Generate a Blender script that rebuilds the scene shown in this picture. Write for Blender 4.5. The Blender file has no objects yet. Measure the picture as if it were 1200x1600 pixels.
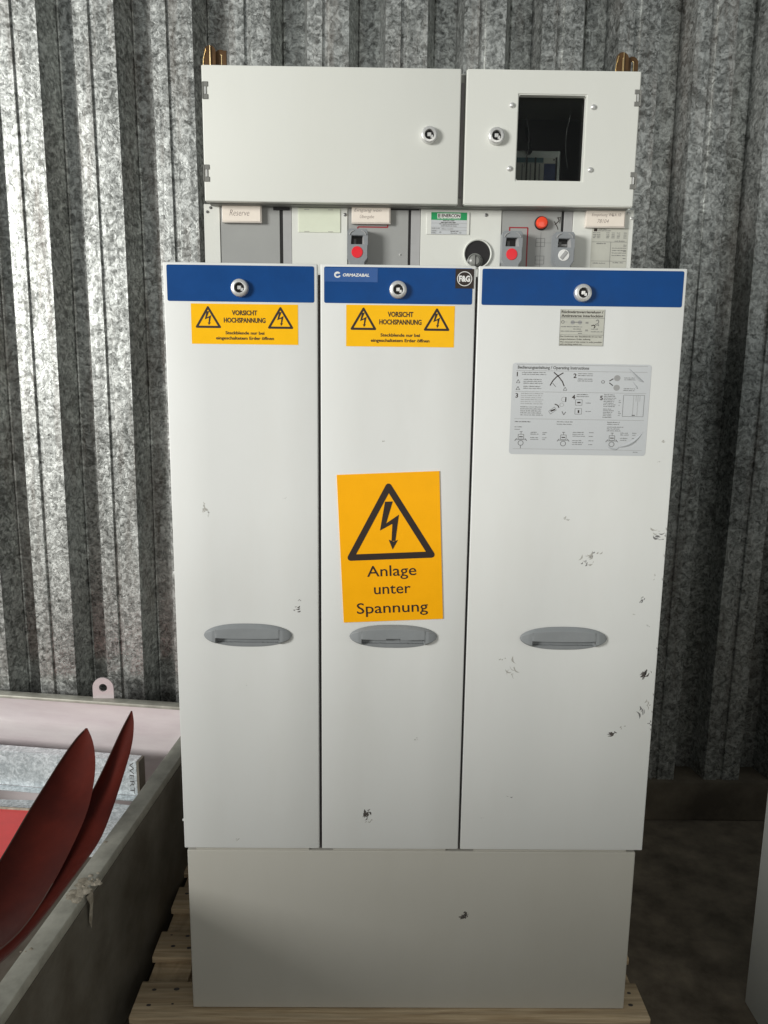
import bpy, bmesh, math, random
from mathutils import Vector, Matrix
random.seed(7)
S = bpy.context.scene
C = S.collection
# ------------------------------------------------------------------ camera
CAM = (-0.109, -1.850, 1.884); PITCH = math.radians(10.203); YAW = math.radians(0.577); ROLL = math.radians(0.682)
FPX = 1202.0
fw = Vector((math.sin(YAW)*math.cos(PITCH), math.cos(YAW)*math.cos(PITCH), -math.sin(PITCH)))
rt = fw.cross(Vector((0,0,1))).normalized(); up = rt.cross(fw)
rt2 = math.cos(ROLL)*rt + math.sin(ROLL)*up; up2 = -math.sin(ROLL)*rt + math.cos(ROLL)*up
cd = bpy.data.cameras.new('camera'); co = bpy.data.objects.new('camera', cd); C.objects.link(co)
M = Matrix((rt2, up2, -fw)).transposed().to_4x4(); M.translation = Vector(CAM); co.matrix_world = M
cd.sensor_fit = 'VERTICAL'; cd.sensor_height = 36; cd.sensor_width = 27; cd.lens = FPX/1600*36
cd.clip_start = 0.02; cd.clip_end = 200
S.camera = co
# ------------------------------------------------------------------ world and lamps
W = bpy.data.worlds.new('World'); S.world = W; W.use_nodes = True
bg = W.node_tree.nodes['Background']; bg.inputs[0].default_value = (0.80, 0.85, 0.84, 1); bg.inputs[1].default_value = 0.27
def area(name, loc, target, sx, sy, power, spread, col=(1,1,1)):
    l = bpy.data.lights.new(name, 'AREA'); l.shape = 'RECTANGLE'; l.size = sx; l.size_y = sy
    l.energy = power; l.spread = math.radians(spread); l.color = col
    o = bpy.data.objects.new(name, l); C.objects.link(o); o.location = loc
    o.rotation_euler = (Vector(target)-Vector(loc)).to_track_quat('-Z', 'Y').to_euler()
    return o
area('gate_daylight', (-7.4, -5.4, 3.4), (0, 0, 1.8), 2.4, 2.4, 590, 150, (1.0, 0.99, 0.95))
area('hall_fill', (0.9, -5.0, 2.2), (0, 0, 1.2), 2.5, 2.0, 24, 150, (1.0, 0.97, 0.89))  # added fill lamp standing in for the hall's ambient light
S.view_settings.view_transform = 'Standard'; S.view_settings.look = 'None'
S.view_settings.exposure = 0; S.view_settings.gamma = 1; S.view_settings.use_curve_mapping = False

def px(u, v, Y=None, Z=None, X=None):
    d = fw + rt2*((u-600)/FPX) - up2*((v-800)/FPX); c = Vector(CAM)
    t = (Y-c.y)/d.y if Y is not None else ((Z-c.z)/d.z if Z is not None else (X-c.x)/d.x)
    return c + d*t
def rpx(u0, v0, u1, v1, Y):
    a = px(u0, v0, Y); b = px(u1, v1, Y); return a.x, b.x, b.z, a.z
# ------------------------------------------------------------------ materials
def new_mat(name):
    m = bpy.data.materials.new(name); m.use_nodes = True
    nt = m.node_tree; return m, nt, nt.nodes['Principled BSDF']
def N(nt, t, **k):
    n = nt.nodes.new(t)
    for a, b in k.items():
        if a in n.inputs: n.inputs[a].default_value = b
        else: setattr(n, a, b)
    return n
def simple(name, col, rough=0.5, metal=0.0, var=0.06, scale=30, bump=0.0, bscale=400, spec=0.5, aniso=(1,1,1)):
    m, nt, b = new_mat(name); L = nt.links.new
    tc = N(nt, 'ShaderNodeTexCoord'); mp = N(nt, 'ShaderNodeMapping'); mp.inputs['Scale'].default_value = aniso
    L(tc.outputs['Object'], mp.inputs['Vector'])
    n = N(nt, 'ShaderNodeTexNoise', Scale=scale, Detail=6.0, Roughness=0.6); L(mp.outputs[0], n.inputs['Vector'])
    r = N(nt, 'ShaderNodeMapRange'); r.inputs['From Min'].default_value = 0.3; r.inputs['From Max'].default_value = 0.7
    r.inputs['To Min'].default_value = 1-var; r.inputs['To Max'].default_value = 1+var; L(n.outputs['Fac'], r.inputs['Value'])
    mx = N(nt, 'ShaderNodeVectorMath', operation='SCALE'); mx.inputs[0].default_value = col[:3]; L(r.outputs[0], mx.inputs['Scale'])
    L(mx.outputs[0], b.inputs['Base Color'])
    r2 = N(nt, 'ShaderNodeMapRange'); r2.inputs['To Min'].default_value = rough*0.85; r2.inputs['To Max'].default_value = min(1, rough*1.15)
    L(n.outputs['Fac'], r2.inputs['Value']); L(r2.outputs[0], b.inputs['Roughness'])
    b.inputs['Metallic'].default_value = metal; b.inputs['Specular IOR Level'].default_value = spec
    if bump:
        n2 = N(nt, 'ShaderNodeTexNoise', Scale=bscale, Detail=2.0); L(mp.outputs[0], n2.inputs['Vector'])
        bp = N(nt, 'ShaderNodeBump', Strength=bump, Distance=0.001); L(n2.outputs['Fac'], bp.inputs['Height']); L(bp.outputs[0], b.inputs['Normal'])
    return m
def paint(name, col, grime=0.5, rough=0.42):
    """powder coated sheet: faint orange peel, wiped dirt film, tiny specks"""
    m, nt, b = new_mat(name); L = nt.links.new
    tc = N(nt, 'ShaderNodeTexCoord')
    mp = N(nt, 'ShaderNodeMapping'); mp.inputs['Scale'].default_value = (1.0, 1.0, 0.35); L(tc.outputs['Object'], mp.inputs[0])
    n = N(nt, 'ShaderNodeTexNoise', Scale=5.0, Detail=9.0, Roughness=0.62); L(mp.outputs[0], n.inputs['Vector'])
    r = N(nt, 'ShaderNodeMapRange'); r.inputs['From Min'].default_value = 0.45; r.inputs['From Max'].default_value = 0.78
    r.inputs['To Max'].default_value = 0.30*grime; L(n.outputs['Fac'], r.inputs['Value'])
    mx = N(nt, 'ShaderNodeMix', data_type='RGBA'); mx.inputs['A'].default_value = (*col, 1); mx.inputs['B'].default_value = (col[0]*.72, col[1]*.69, col[2]*.62, 1)
    L(r.outputs[0], mx.inputs['Factor'])
    # specks
    n3 = N(nt, 'ShaderNodeTexNoise', Scale=95.0, Detail=3.0, Roughness=0.7); L(tc.outputs['Object'], n3.inputs['Vector'])
    r3 = N(nt, 'ShaderNodeMapRange'); r3.inputs['From Min'].default_value = 0.735; r3.inputs['From Max'].default_value = 0.79
    r3.inputs['To Max'].default_value = 0.45*grime; L(n3.outputs['Fac'], r3.inputs['Value'])
    mx2 = N(nt, 'ShaderNodeMix', data_type='RGBA'); L(mx.outputs['Result'], mx2.inputs['A']); mx2.inputs['B'].default_value = (0.25, 0.22, 0.18, 1)
    L(r3.outputs[0], mx2.inputs['Factor']); L(mx2.outputs['Result'], b.inputs['Base Color'])
    rr = N(nt, 'ShaderNodeMapRange'); rr.inputs['To Min'].default_value = rough-.07; rr.inputs['To Max'].default_value = rough+.12
    L(n.outputs['Fac'], rr.inputs['Value']); L(rr.outputs[0], b.inputs['Roughness'])
    n2 = N(nt, 'ShaderNodeTexNoise', Scale=520.0, Detail=1.0); L(tc.outputs['Object'], n2.inputs['Vector'])
    n4 = N(nt, 'ShaderNodeTexNoise', Scale=3.0, Detail=1.0); L(tc.outputs['Object'], n4.inputs['Vector'])
    b1 = N(nt, 'ShaderNodeBump', Strength=0.10, Distance=0.0006); L(n2.outputs['Fac'], b1.inputs['Height'])
    b2 = N(nt, 'ShaderNodeBump', Strength=0.45, Distance=0.006); L(n4.outputs['Fac'], b2.inputs['Height']); L(b1.outputs[0], b2.inputs['Normal'])
    L(b2.outputs[0], b.inputs['Normal'])
    return m
def galvanized(name, dark=(0.13,0.135,0.128), light=(0.72,0.74,0.72), scale=62, rough=(0.30,0.55), rust=0.5, metal=0.8):
    m, nt, b = new_mat(name); L = nt.links.new
    tc = N(nt, 'ShaderNodeTexCoord')
    dn = N(nt, 'ShaderNodeTexNoise', Scale=scale*1.3, Detail=3.0); L(tc.outputs['Object'], dn.inputs['Vector'])
    sub = N(nt, 'ShaderNodeVectorMath', operation='SUBTRACT'); L(dn.outputs['Color'], sub.inputs[0]); sub.inputs[1].default_value = (.5,.5,.5)
    sc = N(nt, 'ShaderNodeVectorMath', operation='SCALE'); sc.inputs['Scale'].default_value = 2.1/scale; L(sub.outputs[0], sc.inputs[0])
    ad = N(nt, 'ShaderNodeVectorMath', operation='ADD'); L(tc.outputs['Object'], ad.inputs[0]); L(sc.outputs[0], ad.inputs[1])
    v = N(nt, 'ShaderNodeTexVoronoi', Scale=float(scale)); L(ad.outputs[0], v.inputs['Vector'])
    sep = N(nt, 'ShaderNodeSeparateColor'); L(v.outputs['Color'], sep.inputs[0])
    v2 = N(nt, 'ShaderNodeTexVoronoi', Scale=scale*2.3); L(ad.outputs[0], v2.inputs['Vector'])
    sep2 = N(nt, 'ShaderNodeSeparateColor'); L(v2.outputs['Color'], sep2.inputs[0])
    mixf = N(nt, 'ShaderNodeMix', data_type='FLOAT'); mixf.inputs['Factor'].default_value = 0.42
    L(sep.outputs[0], mixf.inputs['A']); L(sep2.outputs[1], mixf.inputs['B'])
    curl = N(nt, 'ShaderNodeTexNoise', Scale=scale*.52, Detail=4.0, Roughness=0.62, Distortion=1.7); L(tc.outputs['Object'], curl.inputs['Vector'])
    cm = N(nt, 'ShaderNodeMapRange'); cm.inputs['From Min'].default_value = 0.39; cm.inputs['From Max'].default_value = 0.62; L(curl.outputs['Fac'], cm.inputs['Value'])
    mix2 = N(nt, 'ShaderNodeMix', data_type='FLOAT'); mix2.inputs['Factor'].default_value = 0.45; L(mixf.outputs['Result'], mix2.inputs['A']); L(cm.outputs[0], mix2.inputs['B'])
    mixf = mix2
    big = N(nt, 'ShaderNodeTexNoise', Scale=3.2, Detail=7.0, Roughness=0.6)
    mpz = N(nt, 'ShaderNodeMapping'); mpz.inputs['Scale'].default_value = (2.2, 1, .45); L(tc.outputs['Object'], mpz.inputs[0]); L(mpz.outputs[0], big.inputs['Vector'])
    a1 = N(nt, 'ShaderNodeMath', operation='MULTIPLY_ADD'); a1.inputs[1].default_value = 0.85; L(big.outputs['Fac'], a1.inputs[0])
    off = N(nt, 'ShaderNodeMath', operation='SUBTRACT'); off.inputs[1].default_value = 0.425; L(mixf.outputs['Result'], off.inputs[0]); L(off.outputs[0], a1.inputs[2])
    cr = N(nt, 'ShaderNodeValToRGB'); e = cr.color_ramp.elements
    e[0].position = 0.10; e[0].color = (*dark, 1); e[1].position = 0.88; e[1].color = (*light, 1)
    k = e.new(0.5); k.color = (*[(a*.55+c*.45) for a, c in zip(dark, light)], 1)
    L(a1.outputs[0], cr.inputs[0])
    rn = N(nt, 'ShaderNodeTexNoise', Scale=2.6, Detail=10.0, Roughness=0.72)
    mp = N(nt, 'ShaderNodeMapping'); mp.inputs['Scale'].default_value = (5, 1, .5); mp.inputs['Location'].default_value = (3.1, 0, 1.7)
    L(tc.outputs['Object'], mp.inputs[0]); L(mp.outputs[0], rn.inputs['Vector'])
    rr = N(nt, 'ShaderNodeMapRange'); rr.inputs['From Min'].default_value = 0.50; rr.inputs['From Max'].default_value = 0.70; rr.inputs['To Max'].default_value = rust
    L(rn.outputs['Fac'], rr.inputs['Value'])
    mx = N(nt, 'ShaderNodeMix', data_type='RGBA'); L(cr.outputs[0], mx.inputs['A']); mx.inputs['B'].default_value = (0.105, 0.066, 0.042, 1); L(rr.outputs[0], mx.inputs['Factor'])
    L(mx.outputs['Result'], b.inputs['Base Color'])
    inv = N(nt, 'ShaderNodeMath', operation='MULTIPLY_ADD'); inv.inputs[1].default_value = -metal*.9; inv.inputs[2].default_value = metal; L(rr.outputs[0], inv.inputs[0]); L(inv.outputs[0], b.inputs['Metallic'])
    ro = N(nt, 'ShaderNodeMapRange'); ro.inputs['To Min'].default_value = rough[1]; ro.inputs['To Max'].default_value = rough[0]; L(sep2.outputs[0], ro.inputs['Value']); L(ro.outputs[0], b.inputs['Roughness'])
    bp = N(nt, 'ShaderNodeBump', Strength=0.35, Distance=0.0015); L(mixf.outputs['Result'], bp.inputs['Height'])
    wv = N(nt, 'ShaderNodeTexNoise', Scale=6.0, Detail=2.0); mp2 = N(nt, 'ShaderNodeMapping'); mp2.inputs['Scale'].default_value = (3, 3, .6); L(tc.outputs['Object'], mp2.inputs[0]); L(mp2.outputs[0], wv.inputs['Vector'])
    b2 = N(nt, 'ShaderNodeBump', Strength=0.3, Distance=0.01); L(wv.outputs['Fac'], b2.inputs['Height']); L(bp.outputs[0], b2.inputs['Normal']); L(b2.outputs[0], b.inputs['Normal'])
    return m
def wood(name):
    m, nt, b = new_mat(name); L = nt.links.new
    tc = N(nt, 'ShaderNodeTexCoord'); mp = N(nt, 'ShaderNodeMapping'); mp.inputs['Scale'].default_value = (1.5, 22, 14); L(tc.outputs['Generated'], mp.inputs[0])
    n = N(nt, 'ShaderNodeTexNoise', Scale=1.0, Detail=9.0, Roughness=0.65, Distortion=0.6)
    L(mp.outputs[0], n.inputs['Vector'])
    mp.inputs['Scale'].default_value = (1.5, 3, 2); 
    g = N(nt, 'ShaderNodeTexNoise', Scale=2.0, Detail=6.0); mp3 = N(nt, 'ShaderNodeMapping'); mp3.inputs['Scale'].default_value = (2, 2, 2)
    L(tc.outputs['Object'], mp3.inputs[0]); L(mp3.outputs[0], g.inputs['Vector'])
    mpg = N(nt, 'ShaderNodeMapping'); mpg.inputs['Scale'].default_value = (5, 95, 95); L(tc.outputs['Object'], mpg.inputs[0])
    gr = N(nt, 'ShaderNodeTexNoise', Scale=1.0, Detail=5.0, Distortion=0.8); L(mpg.outputs[0], gr.inputs['Vector'])
    cr = N(nt, 'ShaderNodeValToRGB'); e = cr.color_ramp.elements
    e[0].position = 0.3; e[0].color = (0.42, 0.30, 0.175, 1); e[1].position = 0.7; e[1].color = (0.68, 0.54, 0.36, 1); L(gr.outputs['Fac'], cr.inputs[0])
    st = N(nt, 'ShaderNodeMapRange'); st.inputs['From Min'].default_value = 0.42; st.inputs['From Max'].default_value = 0.72; st.inputs['To Max'].default_value = 0.75; L(n.outputs['Fac'], st.inputs['Value'])
    mx = N(nt, 'ShaderNodeMix', data_type='RGBA'); L(cr.outputs[0], mx.inputs['A']); mx.inputs['B'].default_value = (0.13, 0.09, 0.06, 1); L(st.outputs[0], mx.inputs['Factor'])
    L(mx.outputs['Result'], b.inputs['Base Color']); b.inputs['Roughness'].default_value = 0.85
    bp = N(nt, 'ShaderNodeBump', Strength=0.5, Distance=0.002); L(gr.outputs['Fac'], bp.inputs['Height']); L(bp.outputs[0], b.inputs['Normal'])
    return m
def blotchy(name, c1, c2, scale=6, rough=0.8, metal=0.0, p=(0.35, 0.68), bump=0.3, detail=9.0, stretch=(1,1,1)):
    m, nt, b = new_mat(name); L = nt.links.new
    tc = N(nt, 'ShaderNodeTexCoord'); mp = N(nt, 'ShaderNodeMapping'); mp.inputs['Scale'].default_value = stretch; L(tc.outputs['Object'], mp.inputs[0])
    n = N(nt, 'ShaderNodeTexNoise', Scale=scale, Detail=detail, Roughness=0.62); L(mp.outputs[0], n.inputs['Vector'])
    cr = N(nt, 'ShaderNodeValToRGB'); e = cr.color_ramp.elements
    e[0].position = p[0]; e[0].color = (*c1, 1); e[1].position = p[1]; e[1].color = (*c2, 1); L(n.outputs['Fac'], cr.inputs[0])
    L(cr.outputs[0], b.inputs['Base Color']); b.inputs['Roughness'].default_value = rough; b.inputs['Metallic'].default_value = metal
    bp = N(nt, 'ShaderNodeBump', Strength=bump, Distance=0.003); L(n.outputs['Fac'], bp.inputs['Height']); L(bp.outputs[0], b.inputs['Normal'])
    return m

m_door = paint('powder_coat', (0.735, 0.745, 0.73), 0.6)
m_box = paint('powder_coat_box', (0.725, 0.735, 0.69), 0.4)
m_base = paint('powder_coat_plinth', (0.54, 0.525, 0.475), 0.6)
m_neigh = paint('powder_coat_neighbour', (0.62, 0.635, 0.61), 0.5)
m_body = simple('shadow_gap_steel', (0.11, 0.10, 0.105), 0.5)
m_under = simple('grey_frame_steel', (0.22, 0.22, 0.205), 0.5, 0.3)
m_blue = simple('blue_enamel', (0.001, 0.056, 0.225), 0.42, spec=0.22, var=0.10, scale=14, bump=.05)
m_blue2 = simple('blue_label_film', (0.012, 0.085, 0.30), 0.3, var=0.04)
m_yel = simple('yellow_film', (1.0, 0.53, 0.002), 0.4, spec=.2, var=0.03, bump=.04, bscale=60)
m_org = simple('orange_yellow_plate', (1.0, 0.455, 0.002), 0.42, spec=.2, var=0.03, scale=20, bump=.12, bscale=60)
m_ink = simple('black_ink', (0.022, 0.012, 0.008), 0.55)
m_ink2 = simple('grey_ink', (0.16, 0.16, 0.16), 0.6)
m_ink3 = simple('pale_grey_ink', (0.34, 0.34, 0.34), 0.6)
m_white = simple('white_print', (0.80, 0.80, 0.78), 0.5)
m_pencil = simple('faint_pencil', (0.24, 0.19, 0.17), 0.7)
m_card = simple('cream_card', (0.86, 0.78, 0.69), 0.6, var=.03)
m_clear = simple('clear_holder', (0.74, 0.68, 0.62), 0.25)
m_green = simple('green_print', (0.0, 0.30, 0.09), 0.4)
m_sheet = simple('silver_instruction_film', (0.53, 0.55, 0.57), 0.33, 0.15, var=.03, scale=9)
m_sheet2 = simple('aged_grey_film', (0.52, 0.52, 0.46), 0.5, var=.08, scale=20)
m_pale = simple('pale_green_card', (0.72, 0.76, 0.62), 0.5, var=.03)
m_gp = simple('grey_fascia', (0.34, 0.345, 0.335), 0.45, var=.04, scale=8)
m_gp2 = simple('grey_fascia_edge', (0.40, 0.40, 0.40), 0.45, var=.04)
m_black = simple('black_gap', (0.006, 0.005, 0.006), 0.5)
m_knob = simple('grey_knob_plastic', (0.25, 0.265, 0.28), 0.38, var=.04, bump=.1)
m_handle = simple('grey_handle_plastic', (0.25, 0.265, 0.275), 0.42, var=.05, bump=.2, bscale=700)
m_red = simple('red_marker', (0.80, 0.006, 0.020), 0.35)
m_lamp = simple('red_orange_lens', (0.90, 0.075, 0.030), 0.2)
m_rline = simple('dark_red_line', (0.33, 0.015, 0.025), 0.5)
m_chrome = simple('satin_zinc', (0.72, 0.72, 0.71), 0.36, 0.55, var=.08, scale=200)
m_dull = simple('dull_zinc', (0.30, 0.30, 0.30), 0.45, 0.8, var=.12, scale=200)
m_brass = simple('yellow_passivated_steel', (0.11, 0.058, 0.022), 0.42, 0.4, var=.35, scale=40)
m_edge = simple('gold_edge_highlight', (0.80, 0.62, 0.33), 0.3, 0.9)  # gold rims, their highlight painted into the colour
m_reflection = simple('reflection_grey', (0.62, 0.65, 0.61), 0.5)
m_teal = simple('teal_window', (0.06, 0.15, 0.17), 0.3)
m_navy = simple('navy_plate', (0.01, 0.03, 0.12), 0.3)
m_wall = galvanized('spangled_zinc')
m_beam = galvanized('spangled_zinc_blue', (0.36,0.40,0.42), (0.78,0.83,0.86), 75, (.35,.55), 0.1, 0.35)
m_wood = wood('pallet_wood')
m_conc = blotchy('stained_concrete', (0.070, 0.055, 0.038), (0.22, 0.18, 0.132), 8, .85, p=(.32,.70), bump=1.0, detail=15.0)
m_kerbm = blotchy('kerb_concrete', (0.07, 0.055, 0.038), (0.17, 0.14, 0.10), 5, .9)
m_steel = blotchy('weathered_steel', (0.11, 0.095, 0.072), (0.20, 0.185, 0.155), 6, .6, 0.2, detail=14.0, bump=.6)
m_rim = blotchy('rim_steel', (0.30, 0.29, 0.25), (0.48, 0.47, 0.41), 16, .5, 0.2, p=(.28, .62), bump=.6, detail=14.0)
m_pink = blotchy('stainless_red_bounce', (0.62, 0.54, 0.56), (0.76, 0.70, 0.705), 4, .42, 0.3, bump=.1, stretch=(.5, 1, 3))  # pink is the red contents' bounce, painted into the steel colour
m_scab = blotchy('flaking_residue', (0.24, 0.21, 0.16), (0.48, 0.43, 0.35), 60, .9, bump=1.0)
m_blade = blotchy('dark_red_lacquer', (0.045, 0.004, 0.002), (0.085, 0.009, 0.004), 6, .55, 0.0, bump=.08); m_blade.node_tree.nodes['Principled BSDF'].inputs['Specular IOR Level'].default_value = .22
m_bladeedge = simple('dark_blade_edge', (0.06, 0.028, 0.02), .6)
m_redsheet = simple('red_film', (0.85, 0.10, 0.10), 0.5, var=.05)
m_scuff = simple('scuff_dark', (0.07, 0.06, 0.055), .8, var=.4, scale=300)
m_scuff2 = simple('scuff_faint', (0.42, 0.41, 0.38), .7, var=.2, scale=300)
mg, ntg, bgp = new_mat('tinted_pane'); bgp.inputs['Base Color'].default_value = (0.52, 0.54, 0.53, 1); bgp.inputs['Roughness'].default_value = 0.06
bgp.inputs['Transmission Weight'].default_value = 1.0; bgp.inputs['IOR'].default_value = 1.3
m_glass = mg

# ------------------------------------------------------------------ mesh builder
class MB:
    def __init__(s): s.v = []; s.f = []; s.m = []; s.mats = []
    def mi(s, m):
        if m not in s.mats: s.mats.append(m)
        return s.mats.index(m)
    def add(s, vs, fs, m):
        o = len(s.v); s.v += [tuple(v) for v in vs]; i = s.mi(m)
        for f in fs: s.f.append([o+k for k in f]); s.m.append(i)
    def bm(s, b, m):
        b.verts.index_update(); s.add([v.co.copy() for v in b.verts], [[v.index for v in f.verts] for f in b.faces], m); b.free()
    def box(s, x0, x1, y0, y1, z0, z1, m, bev=0.0, seg=2, R=None):
        b = bmesh.new(); bmesh.ops.create_cube(b, size=1)
        for v in b.verts: v.co = Vector(((x0+x1)/2+v.co.x*(x1-x0), (y0+y1)/2+v.co.y*(y1-y0), (z0+z1)/2+v.co.z*(z1-z0)))
        if bev: bmesh.ops.bevel(b, geom=list(b.edges), offset=bev, segments=seg, profile=.5, affect='EDGES')
        if R:
            for v in b.verts: v.co = R @ v.co
        s.bm(b, m)
    def prism(s, pts, y0, y1, m, bev=0.0):
        """outline in x,z extruded from y0 (front) to y1"""
        b = bmesh.new(); f = b.faces.new([b.verts.new((p[0], y0, p[1])) for p in pts])
        r = bmesh.ops.extrude_face_region(b, geom=[f])
        for g in r['geom']:
            if isinstance(g, bmesh.types.BMVert): g.co.y = y1
        bmesh.ops.recalc_face_normals(b, faces=b.faces)
        if bev: bmesh.ops.bevel(b, geom=[e for e in b.edges if all(abs(v.co.y-y0) < 1e-6 for v in e.verts)], offset=bev, segments=2, affect='EDGES')
        s.bm(b, m)
    def poly(s, pts, m): s.add(pts, [list(range(len(pts)))], m)
    def lathe(s, c, prof, m, seg=32):
        """profile (radius, distance out of the plane towards -y)"""
        vs = []; fs = []
        for r, h in prof:
            for k in range(seg):
                a = 2*math.pi*k/seg; vs.append((c[0]+r*math.cos(a), c[1]-h, c[2]+r*math.sin(a)))
        for i in range(len(prof)-1):
            for k in range(seg):
                k2 = (k+1) % seg; fs.append((i*seg+k, i*seg+k2, (i+1)*seg+k2, (i+1)*seg+k))
        fs.append([(len(prof)-1)*seg+k for k in range(seg)])
        s.add(vs, fs, m)
    def tube(s, pts, r, m, seg=8):
        vs = []; fs = []; n = len(pts)
        for i, p in enumerate(pts):
            p = Vector(p); t = (Vector(pts[min(i+1, n-1)])-Vector(pts[max(i-1, 0)])).normalized()
            a = t.orthogonal().normalized(); b = t.cross(a)
            if i and prev.dot(a) < 0.99: a = (prev-t*prev.dot(t)).normalized(); b = t.cross(a)
            prev = a
            for k in range(seg):
                q = 2*math.pi*k/seg; vs.append(p+a*math.cos(q)*r+b*math.sin(q)*r)
        for i in range(n-1):
            for k in range(seg):
                k2 = (k+1) % seg; fs.append((i*seg+k, i*seg+k2, (i+1)*seg+k2, (i+1)*seg+k))
        fs.append(list(range(seg))); fs.append([(n-1)*seg+k for k in range(seg)][::-1])
        s.add(vs, fs, m)
    def build(s, name, parent=None, smooth=30, origin=None):
        me = bpy.data.meshes.new(name)
        o = Vector(origin) if origin else Vector((0, 0, 0))
        me.from_pydata([Vector(v)-o for v in s.v], [], s.f); me.update()
        for m in s.mats: me.materials.append(m)
        for p, i in zip(me.polygons, s.m): p.material_index = i; p.use_smooth = True
        me.set_sharp_from_angle(angle=math.radians(smooth))
        ob = bpy.data.objects.new(name, me); C.objects.link(ob); ob.location = o
        if parent: ob.parent = parent; ob.location = o-Vector(parent_world(parent))
        return ob
def parent_world(p):
    w = Vector(p.location)
    while p.parent: p = p.parent; w += p.location
    return w
def tag(o, label=None, cat=None, group=None, kind=None):
    for k, v in (('label', label), ('category', cat), ('group', group), ('kind', kind)):
        if v: o[k] = v
    return o
def empty(name, loc, label, cat, group=None):
    o = bpy.data.objects.new(name, None); C.objects.link(o); o.location = loc; o.empty_display_size = .1
    return tag(o, label, cat, group)
_tc = {}
def text_geo(t, shear=0.0, off=0.0, sp=1.0, res=3):
    k = (t, shear, off, sp)
    if k not in _tc:
        c = bpy.data.curves.new('t', 'FONT'); c.body = t; c.size = 1; c.shear = shear; c.offset = off; c.space_character = sp; c.resolution_u = res
        c.fill_mode = 'FRONT'
        o = bpy.data.objects.new('t', c); C.objects.link(o)
        me = bpy.data.meshes.new_from_object(o.evaluated_get(bpy.context.evaluated_depsgraph_get()))
        vs = [v.co.copy() for v in me.vertices]; fs = [list(p.vertices) for p in me.polygons]
        bpy.data.objects.remove(o); bpy.data.curves.remove(c); bpy.data.meshes.remove(me)
        x0 = min(v.x for v in vs); x1 = max(v.x for v in vs)
        _tc[k] = ([(v.x-x0, v.y) for v in vs], fs, x1-x0)
    return _tc[k]
class Dec:
    """flat print on a sheet facing -y: local a to the right 0..W, b downwards 0..H"""
    def __init__(s, mb, x0, x1, z0, z1, Y, W, H, ang=0.0):
        s.mb = mb; s.W = W; s.H = H; s.Y = Y; s.cx = (x0+x1)/2; s.cz = (z0+z1)/2; s.sx = (x1-x0)/W; s.sz = (z1-z0)/H
        s.ca = math.cos(ang); s.sa = math.sin(ang)
    def p(s, a, b, l=1):
        x = (a-s.W/2)*s.sx; z = -(b-s.H/2)*s.sz
        return (s.cx+x*s.ca-z*s.sa, s.Y-0.00025*l, s.cz+x*s.sa+z*s.ca)
    def rect(s, a0, b0, a1, b1, m, l=1): s.mb.poly([s.p(a0, b1, l), s.p(a1, b1, l), s.p(a1, b0, l), s.p(a0, b0, l)], m)
    def poly(s, pts, m, l=1): s.mb.poly([s.p(a, b, l) for a, b in pts], m)
    def line(s, a0, b0, a1, b1, w, m, l=1):
        d = Vector((a1-a0, b1-b0)); n = Vector((-d.y, d.x)).normalized()*w/2
        s.poly([(a0-n.x, b0-n.y), (a1-n.x, b1-n.y), (a1+n.x, b1+n.y), (a0+n.x, b0+n.y)], m, l)
    def path(s, pts, w, m, l=1):
        for i in range(len(pts)-1): s.line(*pts[i], *pts[i+1], w, m, l+0.02*(i % 2))
    def ring(s, a, b, r0, r1, m, l=1, seg=28, a0=0, a1=360):
        for k in range(seg):
            t0 = math.radians(a0+(a1-a0)*k/seg); t1 = math.radians(a0+(a1-a0)*(k+1)/seg)
            s.poly([(a+r0*math.cos(t0), b+r0*math.sin(t0)), (a+r1*math.cos(t0), b+r1*math.sin(t0)), (a+r1*math.cos(t1), b+r1*math.sin(t1)), (a+r0*math.cos(t1), b+r0*math.sin(t1))], m, l)
    def disc(s, a, b, r, m, l=1, seg=28): s.poly([(a+r*math.cos(2*math.pi*k/seg), b+r*math.sin(2*math.pi*k/seg)) for k in range(seg)], m, l)
    def text(s, t, a, b, h, m, w=None, l=1, align='c', **k):
        """baseline at b, capital height h; w = total width"""
        vs, fs, tw = text_geo(t, **k); fh = h/0.70
        sxx = (w/tw) if w else fh
        o = {'c': -tw*sxx/2, 'l': 0, 'r': -tw*sxx}[align]
        s.mb.add([s.p(a+o+x*sxx, b-y*fh, l) for x, y in vs], fs, m)
    def words(s, a0, a1, b, h, m, l=1):
        """a line of print too small to read: broken word-length strokes"""
        x = a0
        while x < a1-h:
            w = min(random.uniform(2.2, 6)*h, a1-x); q = x
            while q < x+w:
                g = random.uniform(.35, .8)*h; t = random.uniform(.45, 1.0)*h
                s.rect(q, b-t, min(q+g, x+w), b, m, l); q += g+.18*h
            x += w+h*.6
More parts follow.
